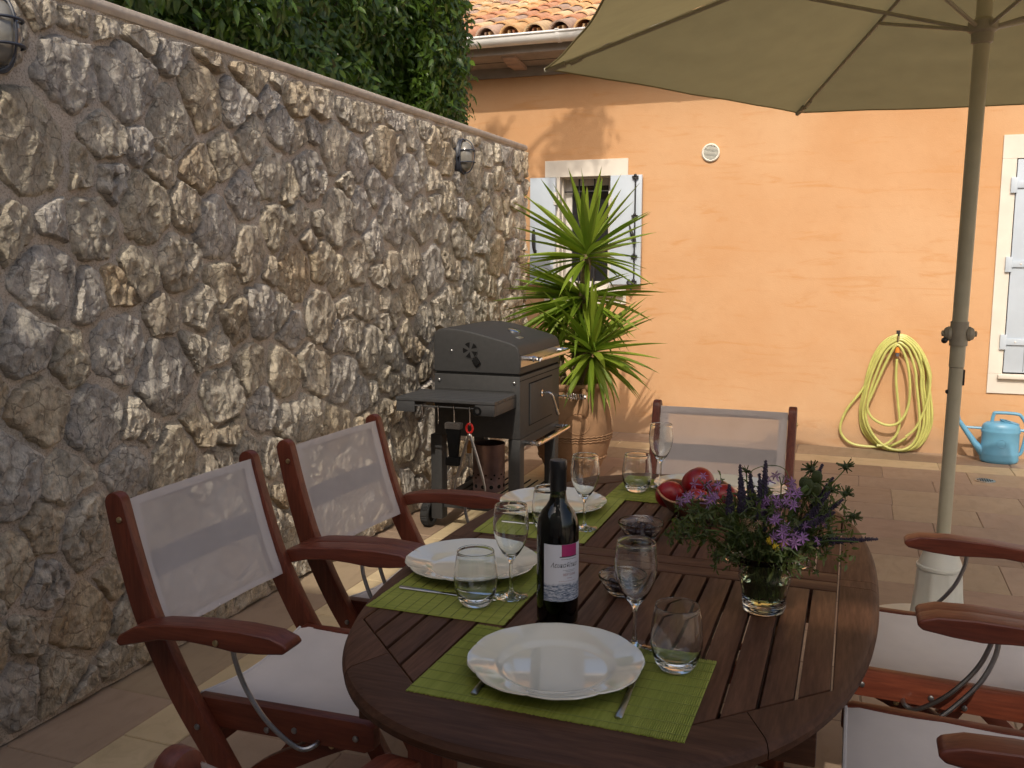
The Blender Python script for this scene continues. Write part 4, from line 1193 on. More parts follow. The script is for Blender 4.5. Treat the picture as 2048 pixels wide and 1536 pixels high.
# ------------------------------------------------------------------ hose and watering can
def build_hose():
    def P(u, v, y): return (.298 + (1650 + u / 4.518 - 1797) * .00334, y, max(.012, .874 - (620 + v / 4.518 - 665) * .00366))
    h = thing('garden_hose', 'yellow green garden hose coiled on a wall hook beside the shuttered window', 'hose', (.298, 7.24, .86))
    A = [(660, 225), (520, 300), (430, 480), (370, 760), (345, 960), (400, 1130), (560, 1250), (760, 1285), (920, 1220), (1000, 1050), (1005, 900), (970, 700), (965, 560), (900, 380), (780, 260)]
    B = [(660, 290), (560, 380), (470, 580), (415, 790), (400, 960), (470, 1120), (600, 1235), (740, 1250), (840, 1190), (890, 1050), (890, 880), (850, 650), (830, 520), (770, 370), (715, 305)]
    r = random.Random(3)
    m = MB(); off = Vector((.298, 7.24, .86))
    def run(uv, y, closed=False, jit=6):
        pts = [Vector(P(u + r.uniform(-jit, jit), v + r.uniform(-jit, jit), y + r.uniform(-.004, .004))) - off for u, v in uv]
        if closed:
            q = pts[-2:] + pts + pts[:2]; c = bez(q, 6); c = c[12:12 + 6 * len(pts)]
            m.tube(c, .0095, 8, closed=True)
        else: m.tube(bez(pts, 8), .0095, 8)
    for i, t in enumerate((0, .18, .42, .62, 1.0)):
        run([(a[0] * (1 - t) + b[0] * t, a[1] * (1 - t) + b[1] * t) for a, b in zip(A, B)], 7.278 - i * .017, True)
    run([(660, 305), (580, 430), (450, 740), (410, 870), (470, 980), (600, 1032), (720, 1000), (790, 850), (780, 620), (740, 420)], 7.20, True)
    run([(520, 330), (420, 600), (350, 740), (230, 920), (165, 1080), (200, 1180), (300, 1240), (460, 1250), (640, 1235), (800, 1150)], 7.265)
    run([(657, 430), (660, 620), (695, 850), (715, 1000), (690, 1120), (600, 1210), (520, 1225)], 7.215, jit=2)
    run([(900, 420), (965, 600), (955, 800), (870, 1030), (780, 1130)], 7.212, jit=2)
    m.build('hose_coil', M['hose'], h, smooth=True)
    x, y, z = Vector(P(660, 340, 7.215)) - off
    m = MB(); m.tube([(x, y, z + .012), (x, y, z - .028)], [.014, .017], 10); m.build('coupling', M['orange'], h, smooth=True)
    m = MB(); m.tube([(x, y, z - .028), (x, y, z - .055)], [.014, .012], 10); m.build('coupling_nut', M['grey'], h, smooth=True)
    m = MB(); m.tube([(x, y, z + .09), (x, y, z + .012)], [.009, .012], 8); m.build('brass_tail', M['brass'], h, smooth=True)
    # watering can
    c = thing('watering_can', 'blue plastic watering can standing against the house under the shuttered window', 'watering can', (.982, 7.12, 0))
    S = Matrix.Diagonal((1, .66, 1, 1))
    prof = [(0, 0), (.105, 0), (.118, .010), (.124, .028), (.121, .045), (.1235, .055), (.1235, .07), (.119, .078), (.119, .205), (.124, .215), (.124, .225), (.120, .232), (.1215, .245), (.112, .268), (.092, .282), (.03, .290), (0, .291)]
    def lobe(a, rad, z):
        # the filling opening cuts the right rear of the shoulder
        return (rad, z)
    bo = MB().lathe(prof, 40, S, lobe=lobe).build('can_body', M['can'], c, smooth=True, angle=30)
    m = MB(); m.lathe([(.058, 0), (.064, .012), (.060, .014), (.054, .002)], 28, Matrix.Translation((.048, -.004, .279)) @ Matrix.Rotation(R(14), 4, 'Y') @ S, close=True); m.build('filler_rim', M['can'], bo, smooth=True)
    m = MB(); m.lathe([(0, 0), (.056, 0)], 24, Matrix.Translation((.048, -.004, .289)) @ Matrix.Rotation(R(14), 4, 'Y') @ S); m.build('filler_opening', M['grill_in'], bo)
    m = MB(); m.tube(bez([(-.06, 0, .275), (-.05, 0, .335), (-.03, 0, .348), (.09, 0, .346), (.125, 0, .325), (.155, 0, .265), (.152, 0, .18), (.135, 0, .08), (.115, 0, .06)], 6), .0115, 10); m.tube([(.115, 0, .232), (.152, 0, .232)], .010, 8); m.build('handle', M['can'], c, smooth=True)
    m = MB(); m.tube([(-.095, 0, .055), (-.16, 0, .13), (-.27, 0, .285)], [.034, .022, .015], 12); m.build('spout', M['can'], c, smooth=True)
    m = MB(); m.lathe([(.012, 0), (.038, .035), (.036, .042), (0, .044)], 20, Matrix.Translation((-.262, 0, .275)) @ Matrix.Rotation(R(-48), 4, 'Y')); m.build('rose', M['can'], c, smooth=True)
    m = MB(); m.tube([(-.115, 0, .235), (-.225, 0, .236)], .009, 8); m.build('spout_brace', M['can'], c)
    m = MB(); m.tube([(.028 * math.cos(a), -.0805 + .004 * abs(math.cos(a)), .145 + .028 * math.sin(a)) for a in [2 * PI * k / 24 for k in range(24)]], .002, 6, closed=True); m.build('moulded_emblem', M['can'], bo)

# ------------------------------------------------------------------ parasol
def build_parasol():
    Rr, phi, z0, tx, ty = 1.6033527, 3.06073907, 2.1288, -0.02689625, -0.00589
    p = thing('parasol', 'beige six sided market parasol on a cream centre pole', 'parasol', (.331, 3.6, 0))
    O = Vector((.331, 3.6, 0))
    base = Vector((.331, 3.6, .05)); top = Vector((.361, 3.6, 2.585))
    def at(z): return base + (top - base) * ((z - .05) / (2.585 - .05)) - O
    m = MB(); m.tube([at(.02), at(1.022)], .0235, 20); m.build('lower_pole', M['pole'], p, smooth=True)
    m = MB(); m.tube([at(1.024), at(2.57)], .0255, 20); m.build('upper_pole', M['pole'], p, smooth=True)
    m = MB(); m.tube([at(1.10), at(1.185)], .030, 16)
    j = m.build('crank_joint', M['pole_joint'], p, smooth=True)
    for s in (-1, 1):
        T = Matrix.Translation(at(1.142) + Vector((s * .024, 0, 0))) @ Matrix.Rotation(s * PI / 2, 4, 'Y')
        MB().lathe([(0, 0), (.024, 0), (.026, .010), (.019, .022), (.010, .026), (.010, .032), (0, .034)], 18, T).build('joint_cap', M['pole_joint'], j, smooth=True)
    MB().ball(at(1.118) + Vector((-.046, -.012, 0)), .011, 8, 6).build('joint_screw', M['iron'], j)
    MB().ball(at(.935) + Vector((-.023, -.003, 0)), .008, 8, 6).build('pole_screw', M['iron'], p)
    m = MB(); c = at(.985); m.box(c.x + .022, c.x + .029, -.006, .006, c.z - .025, c.z + .03); m.build('pole_catch', M['iron'], p)
    # rim corners
    V = []
    for k in range(6):
        a = phi - k * PI / 3; x, y = Rr * math.cos(a), Rr * math.sin(a)
        V.append(Vector((.36 + x, 3.6 + y, z0 + tx * x + ty * y)) - O)
    apex = Vector((.361, 3.6, 2.615)) - O
    hub = at(2.175)
    for k in range(6):
        A, B = V[k], V[(k + 1) % 6]
        m = MB(); nu, nv = 14, 36; r0 = random.uniform(0, 50)
        def fn(u, v):
            a = A * (1 - u) + B * u
            q = apex * (1 - v) + a * v
            inw = (apex - (A + B) / 2); inw.z = 0; inw.normalize()
            e = 4 * u * (1 - u)
            q = q + inw * (.045 * e * v * v) + Vector((0, 0, -.030 * e * v * (1.25 - v)))
            q = q + Vector((0, 0, .006 * noise.noise((u * 5 + r0, v * 12, k)) * e ** .5 + .0035 * noise.noise((u * 3, v * 34 + r0, k)) * (1 - .6 * e)))
            return tuple(q)
        m.grid(nu, nv, fn)
        cp = m.build('canopy_panel', M['canopy'], p, smooth=True, fix=False)
        m = MB(); pts = [Vector(fn(i / 14, 1.0)) for i in range(15)]
        m.tube(pts, .004, 5); m.build('hem', M['canopy'], cp)
    for k in range(6):
        d = (V[k] - apex)
        a = apex + d * .02 + Vector((0, 0, -.014)); b = apex + d * .985 + Vector((0, 0, -.012))
        m = MB(); m.tube([a, b], .0075, 8); rb = m.build('rib', M['pole_joint'], p, smooth=True)
        m = MB(); m.tube([apex + d * .945 + Vector((0, 0, -.012)), apex + d * 1.0 + Vector((0, 0, -.006))], [.014, .011], 8); m.tube([apex + d * .90 + Vector((0, 0, -.016)), apex + d * .93 + Vector((0, 0, -.020))], .010, 6); m.build('rib_pocket', M['pole_joint'], rb)
        mid = apex + d * .47 + Vector((0, 0, -.022))
        hd = Vector((d.x, d.y, 0)).normalized()
        m = MB(); m.tube([hub + hd * .042, mid], .0068, 8); m.build('strut', M['pole_joint'], p, smooth=True)
    m = MB(); m.lathe([(.026, -.055), (.034, -.05), (.036, -.02), (.046, -.012), (.048, .018), (.034, .024), (.026, .03)], 20, Matrix.Translation(hub)); m.build('runner', M['pole_joint'], p, smooth=True, angle=40)
    m = MB(); m.lathe([(0, -.07), (.045, -.06), (.05, -.02), (.03, .0), (.02, .05), (0, .06)], 18, Matrix.Translation(apex + Vector((0, 0, .01)))); m.build('top_cap', M['pole_joint'], p, smooth=True)
    # foot
    f = thing('umbrella_stand', 'cream plastic parasol foot with fluted column behind the right hand chairs', 'parasol stand', (.331, 3.6, 0))
    MB().lathe([(0, 0), (.295, 0), (.305, .012), (.302, .03), (.28, .044), (.12, .052), (0, .052)], 48).build('foot_plate', M['base'], f, smooth=True, angle=40)
    def flute(a, rad, z): return (rad * (1 + (.045 if abs(((a * 8 / (2 * PI)) % 1) - .5) < .16 else 0)), z)
    MB().lathe([(.100, .05), (.094, .06), (.080, .20), (.074, .285)], 64, lobe=flute).build('fluted_column', M['base'], f, smooth=True, angle=30)
    MB().lathe([(.074, .285), (.080, .288), (.080, .298), (.074, .302), (.064, .330), (.048, .372), (.047, .392), (.043, .395), (.039, .385), (.038, .30)], 40).build('collar', M['base'], f, smooth=True, angle=35)
# ------------------------------------------------------------------ table
TZ = 0.73
TCX, TCY = -0.425, 1.99
def build_table():
    t = thing('garden_table', 'oval slatted dark wooden garden table laid for four', 'table', (TCX, TCY, 0))
    a, b, nn = .497, .880, 2.5
    hx, hy, ch = .4185, .755, .235      # inner opening: half width, half length, chamfer
    def outer(th):
        c, s = math.cos(th), math.sin(th)
        return (abs(c / a) ** nn + abs(s / b) ** nn) ** (-1 / nn)
    poly = [(hx, -(hy - ch)), (hx, hy - ch), (hx - ch, hy), (-(hx - ch), hy), (-hx, hy - ch), (-hx, -(hy - ch)), (-(hx - ch), -hy), (hx - ch, -hy)]
    def inner(th):
        d = (math.cos(th), math.sin(th)); best = 9
        for i in range(8):
            p, q = poly[i], poly[(i + 1) % 8]
            e = (q[0] - p[0], q[1] - p[1]); den = d[0] * e[1] - d[1] * e[0]
            if abs(den) < 1e-9: continue
            s = (p[0] * e[1] - p[1] * e[0]) / den; u = (p[0] * d[1] - p[1] * d[0]) / den
            if s > 0 and -1e-6 <= u <= 1 + 1e-6: best = min(best, s)
        return best
    corner = [math.atan2(q, p) for p, q in poly]
    # ring in boards with fine joints between them
    cuts = sorted([math.atan2(y, x) for x, y in ((.41, -.02), (.41, .02), (-.41, .02), (-.41, -.02), (.30, -.64), (-.30, -.64), (.30, .64), (-.30, .64))])
    for i in range(len(cuts)):
        th0, th1 = cuts[i], cuts[(i + 1) % len(cuts)]
        if th1 < th0: th1 += 2 * PI
        if th1 - th0 < .12: 
            pass
        angs = [th0 + .0012 + (th1 - th0 - .0024) * k / 40 for k in range(41)]
        for c in corner:
            for q in (c, c + 2 * PI):
                if th0 + .01 < q < th1 - .01: angs.append(q)
        angs = sorted(angs)
        m = MB(); rows = len(angs)
        for th in angs:
            ro, ri = outer(th), inner(th); c, s = math.cos(th), math.sin(th)
            for rr, z in ((ri, TZ - .030), (ri, TZ - .002), (ri + .003, TZ), (ro - .016, TZ), (ro - .006, TZ - .004), (ro, TZ - .014), (ro - .002, TZ - .026), (ro - .012, TZ - .034), (ro - .03, TZ - .036)):
                m.v.append((rr * c, rr * s, z))
        K = 9
        for k in range(rows - 1):
            for j in range(K):
                j2 = (j + 1) % K
                m.f.append((k * K + j, k * K + j2, (k + 1) * K + j2, (k + 1) * K + j))
        m.f.append(tuple(range(K))); m.f.append(tuple((rows - 1) * K + j for j in range(K - 1, -1, -1)))
        mid = (th0 + th1) / 2
        o = m.build('rim_board', M['tablewood'][1 if abs(math.cos(mid)) > .62 else 0], t, smooth=True, angle=30)
    # cross boards at the extension seam
    for y0, y1 in ((-.056, -.002), (.002, .056)):
        m = MB(); m.box(-hx + .003, hx - .003, y0, y1, TZ - .026, TZ - .0005); m.build('cross_board', M['tablewood'][0], t, bevel=.003)
    # slats
    ns = 16; step = 2 * hx / ns
    for i in range(ns):
        x0 = -hx + i * step + .0030; x1 = -hx + (i + 1) * step - .0030
        def lim(x):
            ax = abs(x)
            return hy - .004 if ax < hx - ch else hy - .004 - (ax - (hx - ch))
        for s in (-1, 1):
            ps = [(x0, s * .060), (x1, s * .060), (x1, s * lim(x1)), (x0, s * lim(x0))]
            xm = min(max(hx - ch, x0), x1)
            m = MB(); m.prism(ps if s > 0 else ps[::-1], TZ - .022, TZ - .0008 + random.uniform(-.0006, .0004))
            m.build('slat', M['tablewood'][1], t, bevel=.0025, seg=2)
    # frame, legs, stretchers below
    for x in (-.30, .30):
        m = MB(); m.box(x - .016, x + .016, -.72, .72, TZ - .085, TZ - .037); m.build('rail', M['tablewood'][1], t, bevel=.003)
    for y in (-.60, -.02, .60):
        m = MB(); m.box(-.40, .40, y - .016, y + .016, TZ - .084, TZ - .0375); m.build('rail', M['tablewood'][0], t, bevel=.003)
    for x in (-.262, .262):
        for y in (-.55, .55):
            m = MB(); m.prism([(x - .035, y - .035), (x + .035, y - .035), (x + .035, y + .035), (x - .035, y + .035)], 0, TZ - .0845)
            m.build('leg', M['chairwood'][2], t, bevel=.005)
    for y in (-.55, .55):
        m = MB(); m.box(-.226, .226, y - .018, y + .018, .22, .28); m.build('stretcher', M['chairwood'][0], t, bevel=.004)

# ------------------------------------------------------------------ folding armchairs
def build_chairs():
    GR = 'folding armchairs around the garden table'
    c = thing('folding_armchair', '', 'chair', (0, 0, 0), 0, GR)
    W = M['chairwood']
    post_c = [(v.x, v.y) for v in bez([(-.350, .888, 0), (-.326, .79, 0), (-.289, .665, 0), (-.247, .572, 0), (-.192, .472, 0), (-.115, .358, 0), (-.02, .21, 0), (.10, .0, 0)], 5)]
    def pw(i, n):
        return .048 + .011 * math.sin(PI * min(1, i / n * 1.05))
    wid = [pw(i, len(post_c) - 1) for i in range(len(post_c))]
    leg_c = [(v.x, v.y) for v in bez([(.222, .447, 0), (.15, .420, 0), (.05, .368, 0), (-.06, .30, 0), (-.20, .16, 0), (-.31, .0, 0)], 5)]
    for s in (-1, 1):
        y = s * .2285
        m = MB(); m.prism(ribbon(post_c, wid, True), y - .0135, y + .0135, 'xz'); po = m.build('back_post', W[2], c, bevel=.005, seg=2)
        # rounded top
        m = MB(); m.prism(ribbon(leg_c, .042), s * .170 - .0125, s * .170 + .0125, 'xz'); m.build('rear_leg', W[0], c, bevel=.004)
        y = s * .2000
        m = MB(); m.prism([(-.196, .414), (-.19, .468), (-.18, .477), (.225, .487), (.245, .479), (.246, .436), (.225, .424)], y - .0138, y + .0138, 'xz'); m.build('seat_rail', W[0], c, bevel=.004)
        # arm: broad curved board
        top = [(-.310, .612), (-.300, .628), (-.262, .650), (-.205, .664), (-.10, .675), (.0, .679), (.07, .676), (.102, .666)]
        bot = [(.110, .656), (.098, .645), (.04, .637), (-.014, .633), (-.07, .637), (-.13, .639), (-.20, .631), (-.262, .614), (-.300, .603)]
        y0, y1 = (s * .243, s * .300) if s > 0 else (s * .300, s * .243)
        m = MB(); m.prism(top + bot, y0, y1, 'xz'); m.build('armrest', W[0], c, bevel=.010, seg=3)
        # steel rod from arm to leg
        m = MB(); yy = s * .262
        m.tube(bez([(-.045, yy, .634), (-.040, yy, .600), (-.018, yy, .545), (.024, yy, .488), (.066, yy * .97, .447), (.098, yy * .93, .425), (.118, s * .225, .428), (.112, s * .19, .430)], 6), .0052, 8); m.build('brace_rod', M['rod'], c, smooth=True)
        for (bx, bz, yo_, mm) in ((-.335, .855, .2425, 'brass'), (-.158, .425, .2425, 'rod'), (-.155, .438, .2138, 'rod'), (.205, .452, .2138, 'rod'), (-.005, .432, .2138, 'rod'), (.062, .443, .2138, 'rod'), (-.055, .648, .3005, 'brass'), (.13, .407, .183, 'brass')):
            m = MB(); m.lathe([(0, 0), (.0068, 0), (.0062, .003), (.003, .0045), (0, .0045)], 10, Matrix.Translation((bx, s * yo_, bz)) @ Matrix.Rotation(-s * PI / 2, 4, 'X')); m.build('bolt', M[mm], c, smooth=True)
    for (bx, bz, w_, h_) in ((-.362, .872, .012, .018), (-.145, .386, .018, .036)):
        m = MB(); hw = .2145
        m.box(bx - w_ / 2, bx + w_ / 2, -hw, hw, bz - h_ / 2, bz + h_ / 2); m.build('cross_bar', W[1], c, bevel=.004)
    for (bx, bz) in ((.10, .395), (-.25, .09)):
        m = MB(); m.tube([(bx, -.157, bz), (bx, .157, bz)], .013, 10); m.build('leg_bar', W[1], c, smooth=True)
    # cloth
    bc = [(v.x, v.y) for v in bez([(-.345, .893, 0), (-.322, .79, 0), (-.287, .672, 0), (-.262, .602, 0)], 6)]
    def back(dx, y0, y1, z0, z1, sag=.014, nu=10, nv=14):
        zs = [q[1] for q in bc][::-1]; xs = [q[0] for q in bc][::-1]
        def fn(u, v):
            z = z0 + (z1 - z0) * v; y = y0 + (y1 - y0) * u
            e = max(0, 1 - (y / .213) ** 2)
            wr = .004 * noise.noise((y * 8, z * 7, 1.3)) + .0018 * noise.noise((y * 22, z * 20, 4.0))
            return (float(np.interp(z, zs, xs)) + dx - sag * e * (.55 + .45 * math.sin((z - .6) / .29 * PI)) + wr, y, z)
        return MB().grid(nu, nv, fn)
    bk = back(.012, -.2135, .2135, .600, .8935, nu=16, nv=16).build('backrest', M['canvas'], c, smooth=True, fix=False)
    for (y0, y1, z0, z1) in ((-.2135, -.185, .601, .893), (.185, .2135, .601, .893), (-.185, .185, .875, .893), (-.185, .185, .601, .612)):
        back(.0105, y0, y1, z0, z1, nu=8, nv=12).build('hem', M['hem'], bk, smooth=True, fix=False)
    back(.0085, -.190, .190, .712, .768, nu=16, nv=4).build('back_strap', M['strap'], bk, smooth=True, fix=False)
    m = MB()
    def sf(u, v):
        x = -.186 + .424 * u; y = -.190 + .380 * v
        e = (1 - (y / .190) ** 2)
        z = .4755 + .010 * (x + .186) / .424 - .038 * e * (.55 + .45 * math.sin(u * PI))
        if u < .06 or u > .94: z -= .004
        return (x, y, z + .003 * noise.noise((x * 9, y * 9, 7)) + .0015 * noise.noise((x * 25, y * 18, 3)))
    m.grid(16, 14, sf); se = m.build('seat', M['canvas_seat'], c, smooth=True, fix=False)
    m = MB(); m.tube([sf(1.0, k / 14) for k in range(15)], .0042, 6); m.build('hem', M['hem'], se)
    m = MB(); m.tube([sf(0.0, k / 14) for k in range(15)], .0042, 6); m.build('hem', M['hem'], se)

    spots = [(-1.10, 1.735, 0, 'folding armchair with its whole canvas seat in view, beside the near rubble wall'),
             (-1.085, 2.335, R(-2.5), 'folding wooden armchair standing between the nearest canvas chair and the grill'),
             (.257, 2.345, PI, 'folding armchair directly in front of the cream parasol base'),
             (.257, 1.755, PI, 'folding armchair cut off by the lower right corner of the picture'),
             (-.41, 2.85, -PI / 2, 'folding armchair at the far table end, facing the camera before the peach wall'),
             (-.345, 1.02, R(82), 'folding armchair at the near table end, only one post tip showing')]
    for i, (x, y, rz, lab) in enumerate(spots):
        o = c if i == 0 else copy_tree(c)
        o.location = (x, y, 0); o.rotation_euler = (0, 0, rz); o['label'] = lab

# ------------------------------------------------------------------ tableware
def label_material():
    k = N('printed wine label')
    v = k.pos((1, 1, 1), 'object')
    sep = k.n('ShaderNodeSeparateXYZ'); k.l(v, sep.inputs[0])
    z = sep.outputs[2]
    base = (.62, .62, .66)
    # engraved blue grey landscape band in the lower part of the print
    hills = k.math('ADD', z, k.math('MULTIPLY', k.noise(k.pos((60, 60, 30), 'object'), 1, 4), -.012))
    mr = k.n('ShaderNodeMapRange'); mr.inputs[1].default_value = .079; mr.inputs[2].default_value = .074; mr.inputs[3].default_value = 0; mr.inputs[4].default_value = 1
    k.l(hills, mr.inputs[0])
    eng = k.ramp(k.noise(k.pos((120, 120, 420), 'object'), 1.0, 5, .65, .5), [(.36, (.05, .07, .12)), (.48, (.22, .26, .33)), (.62, (.60, .61, .66))])
    c = k.mix(mr.outputs[0], base, eng)
    k.color(c); k.set(Roughness=.55)
    return k.m
def build_tableware():
    z = TZ
    # placemats
    def mat(x, y, lx, ly, rz, label, ribs, threads, seed):
        p = thing('placemat', label, 'placemat', (x, y, z + .0002), rz, 'green bamboo placemats')
        r = random.Random(seed)
        m = MB(); n = ribs; vs = []
        zz = [.0006, .0026, .0029, .0026]; prof = []
        for i in range(n):
            u0 = -lx / 2 + lx * i / n; w = lx / n
            e0 = r.uniform(-.0012, .0012); dz = r.uniform(-.0002, .0002)
            a, b = u0, u0 + w * .96
            m.add([(a, -ly / 2 + e0, .0), (a + w * .25, -ly / 2 + e0, .0022 + dz), (b - w * .25, -ly / 2 + e0, .0022 + dz), (b, -ly / 2 + e0, 0), (a, ly / 2 + e0, .0), (a + w * .25, ly / 2 + e0, .0022 + dz), (b - w * .25, ly / 2 + e0, .0022 + dz), (b, ly / 2 + e0, 0)],
                  [(0, 1, 5, 4), (1, 2, 6, 5), (2, 3, 7, 6), (3, 0, 4, 7), (0, 3, 2, 1), (4, 5, 6, 7)])
        s = tag(m.build('bamboo_sticks', M['mat'], p, fix=False), kind='stuff')
        m = MB()
        for k in range(threads):
            yy = -ly / 2 + ly * (k + .5) / threads
            m.box(-lx / 2, lx / 2, yy - .0006, yy + .0006, .0020, .0031)
        m.build('threads', M['thread'], p, fix=False)
        return p
    mat(-.412, 1.369, .437, .283, R(-1.0), 'green bamboo placemat under the plate nearest the camera', 130, 9, 1)
    mat(-.726, 1.742, .43, .285, R(90.5), 'green bamboo placemat left of the wine bottle, with a knife and tumbler on it', 120, 12, 2)
    mat(-.724, 2.275, .43, .285, R(90.5), 'green bamboo placemat under the plate nearest the grill', 120, 9, 3)
    mat(-.425, 2.62, .43, .27, R(-1), 'green bamboo placemat at the far table end under the oval platter', 120, 9, 4)
    # plates with a softly scalloped rim
    def plate(x, y, label, sx=1.0, sy=1.0, rz=0, name='dinner_plate'):
        p = thing(name, label, 'plate' if name == 'dinner_plate' else 'platter', (x, y, z + .0032), rz, 'cream china plates' if name == 'dinner_plate' else None)
        prof = [(0, .0025), (.070, .0025), (.078, .000), (.083, .0005), (.086, .004), (.100, .010), (.125, .0165), (.1405, .0215), (.1435, .0240), (.1425, .0262), (.139, .0258), (.124, .0205), (.102, .0150), (.094, .0118), (.088, .0075), (.082, .0062), (0, .0060)]
        def lobe(a, rad, zz):
            t = max(0, (rad - .098) / .045)
            q = abs(math.sin(a * 4)) ** .55
            return (rad * (1 + .034 * t * (q - .75) + .003 * t * math.cos(a * 24)), zz - .0010 * t * q)
        MB().lathe(prof, 144, Matrix.Diagonal((sx, sy, 1, 1)), lobe=lobe).build('china', M['china'], p, smooth=True, angle=50)
        return p
    plate(-.432, 1.372, 'cream scalloped dinner plate nearest the camera')
    plate(-.755, 1.79, 'cream scalloped dinner plate left of the wine bottle behind a tumbler')
    plate(-.742, 2.325, 'cream scalloped dinner plate nearest the grill')
    plate(-.345, 2.655, 'white oval platter at the far end of the table behind the tomatoes', 1.32, .93, R(4), 'oval_platter')
    # glasses
    wg = [(0, .0), (.033, .0), (.0345, .0012), (.033, .0022), (.018, .0045), (.007, .009), (.0042, .016), (.0036, .035), (.0036, .066), (.0045, .074), (.009, .082), (.018, .093), (.027, .108), (.0335, .126), (.0368, .145), (.0365, .160), (.034, .182), (.0328, .1912), (.0330, .1924), (.0321, .1938), (.0311, .1924), (.0314, .1910), (.0330, .180), (.0354, .160), (.0357, .145), (.0324, .126), (.0258, .109), (.0165, .0945), (.007, .087), (0, .0855)]
    tg = [(0, .0), (.022, .0), (.027, .003), (.034, .012), (.040, .028), (.0428, .045), (.0430, .056), (.0415, .075), (.0380, .098), (.0364, .1065), (.0366, .1078), (.0357, .1091), (.0347, .1078), (.0351, .1063), (.0369, .097), (.0403, .075), (.0418, .056), (.0415, .046), (.0385, .030), (.032, .018), (.023, .0125), (0, .0115)]
    wme = MB().lathe(wg, 48).mesh('bowl_and_stem', M['glass'], smooth=True, angle=80)
    tme = MB().lathe(tg, 48).mesh('tumbler_wall', M['glass'], smooth=True, angle=80)
    for x, y, s, lab in ((-.619, 1.667, .97, 'wine glass just left of the wine bottle'),
                         (-.611, 2.172, .97, 'wine glass behind the neck of the wine bottle, beside the plate nearest the grill'),
                         (-.520, 2.668, .97, 'wine glass at the far table end left of the tomatoes'),
                         (-.333, 1.512, 1.0, 'wine glass standing beside the plate nearest the camera, in front of the small olive bowl')):
        p = thing('wine_glass', lab, 'wine glass', (x, y, z + .0032 if x < -.4 else z + .0005), 0, 'stemmed wine glasses')
        o = obj('bowl_and_stem', wme, p); o.scale = (s, s, s)
    for x, y, lab in ((-.668, 1.602, 'tumbler in front of the plate left of the wine bottle'),
                      (-.690, 2.128, 'tumbler half hidden behind the wine bottle'),
                      (-.573, 2.592, 'tumbler on the far placemat left of the tomatoes'),
                      (-.250, 1.452, 'tumbler on the corner of the placemat nearest the camera')):
        p = thing('tumbler', lab, 'tumbler', (x, y, z + .0032), 0, 'stemless glass tumblers')
        obj('tumbler_wall', tme, p)
    # cutlery
    def knife(x, y, rz, lab, zz=.0048):
        p = thing('table_knife', lab, 'knife', (x, y, z + zz), rz)
        m = MB(); m.tube([(-.095, 0, 0), (-.092, 0, 0), (-.03, 0, 0), (0, 0, 0)], [.003, .0052, .0042, .0032], 10, T=Matrix.Diagonal((1, 1.15, .6, 1))); m.build('handle', M['steel'], p, smooth=True)
        m = MB(); m.prism([(0, -.003), (.10, -.004), (.118, .001), (.11, .007), (.02, .009), (0, .004)], -.0008, .0008); m.build('blade', M['chrome'], p, bevel=.0004, seg=1)
        return p
    def fork(x, y, rz, lab, zz=.0048):
        p = thing('table_fork', lab, 'fork', (x, y, z + zz), rz)
        m = MB(); m.tube([(-.095, 0, 0), (-.092, 0, 0), (-.05, 0, 0), (.03, 0, .001), (.045, 0, .002)], [.003, .0052, .004, .0026, .003], 10, T=Matrix.Diagonal((1, 1.15, .6, 1))); m.build('handle', M['steel'], p, smooth=True)
        m = MB(); m.prism([(.04, -.003), (.06, -.010), (.07, -.011), (.07, .011), (.06, .010), (.04, .003)], .0005, .0022)
        for k in range(4): m.box(.07, .112, -.010 + k * .0062, -.0075 + k * .0062, .0006, .0020)
        m.build('tines', M['chrome'], p, bevel=.0003, seg=1)
        return p
    fork(-.531, 1.345, R(93), 'steel fork with its handle showing left of the plate nearest the camera')
    knife(-.302, 1.350, R(92), 'steel knife with its handle showing right of the plate nearest the camera')
    knife(-.755, 1.632, R(-1), 'steel knife lying across the placemat left of the wine bottle')
    knife(-.745, 2.168, R(2), 'steel knife before the plate nearest the grill')
    fork(-.765, 1.90, R(0), 'steel fork tucked behind the plate left of the wine bottle')
    # bottle
    b = thing('wine_bottle', 'dark red wine bottle with a pale printed label standing on the table', 'bottle', (-.498, 1.590, z))
    prof = [(0, .004), (.020, .003), (.032, .0), (.0372, .003), (.0388, .010), (.0388, .170), (.0385, .185), (.036, .198), (.030, .211), (.022, .221), (.0165, .231), (.0148, .242), (.0142, .262), (.0142, .300)]
    MB().lathe(prof, 56).build('glass_body', M['glass_green'], b, smooth=True, angle=40)
    MB().lathe([(0, .008), (.035, .008), (.0368, .014), (.0368, .170), (.0365, .184), (.034, .196), (.028, .208), (.020, .218), (.0148, .230), (.0130, .238), (0, .238)], 40).build('wine', M['wine'], b, smooth=True, angle=50)
    MB().lathe([(.0150, .250), (.0153, .2505), (.0151, .288), (.0160, .290), (.0160, .303), (.0152, .306), (.010, .3065), (0, .3062)], 40).build('capsule', M['capsule'], b, smooth=True, angle=35)
    LM = label_material()
    def wrap(a0, a1, z0, z1, rad, n=40):
        return MB().grid(n, 6, lambda u, v: (rad * math.cos(a0 + (a1 - a0) * u), rad * math.sin(a0 + (a1 - a0) * u), z0 + (z1 - z0) * v))
    lab = wrap(R(-112), R(40), .050, .157, .03905).build('label', LM, b, smooth=True, fix=False)
    mg = mat_plain('magenta print', (.36, .02, .12), .5, .1, 40); dk = mat_plain('black print', (.02, .02, .025), .6); rd = mat_plain('brown red print', (.28, .10, .10), .6)
    wrap(R(-62), R(-14), .135, .1568, .03915, 20).build('magenta_block', mg, lab, smooth=True, fix=False)
    wrap(R(-67), R(-13), .1332, .1350, .03920, 20).build('print_line', dk, lab, smooth=True, fix=False)
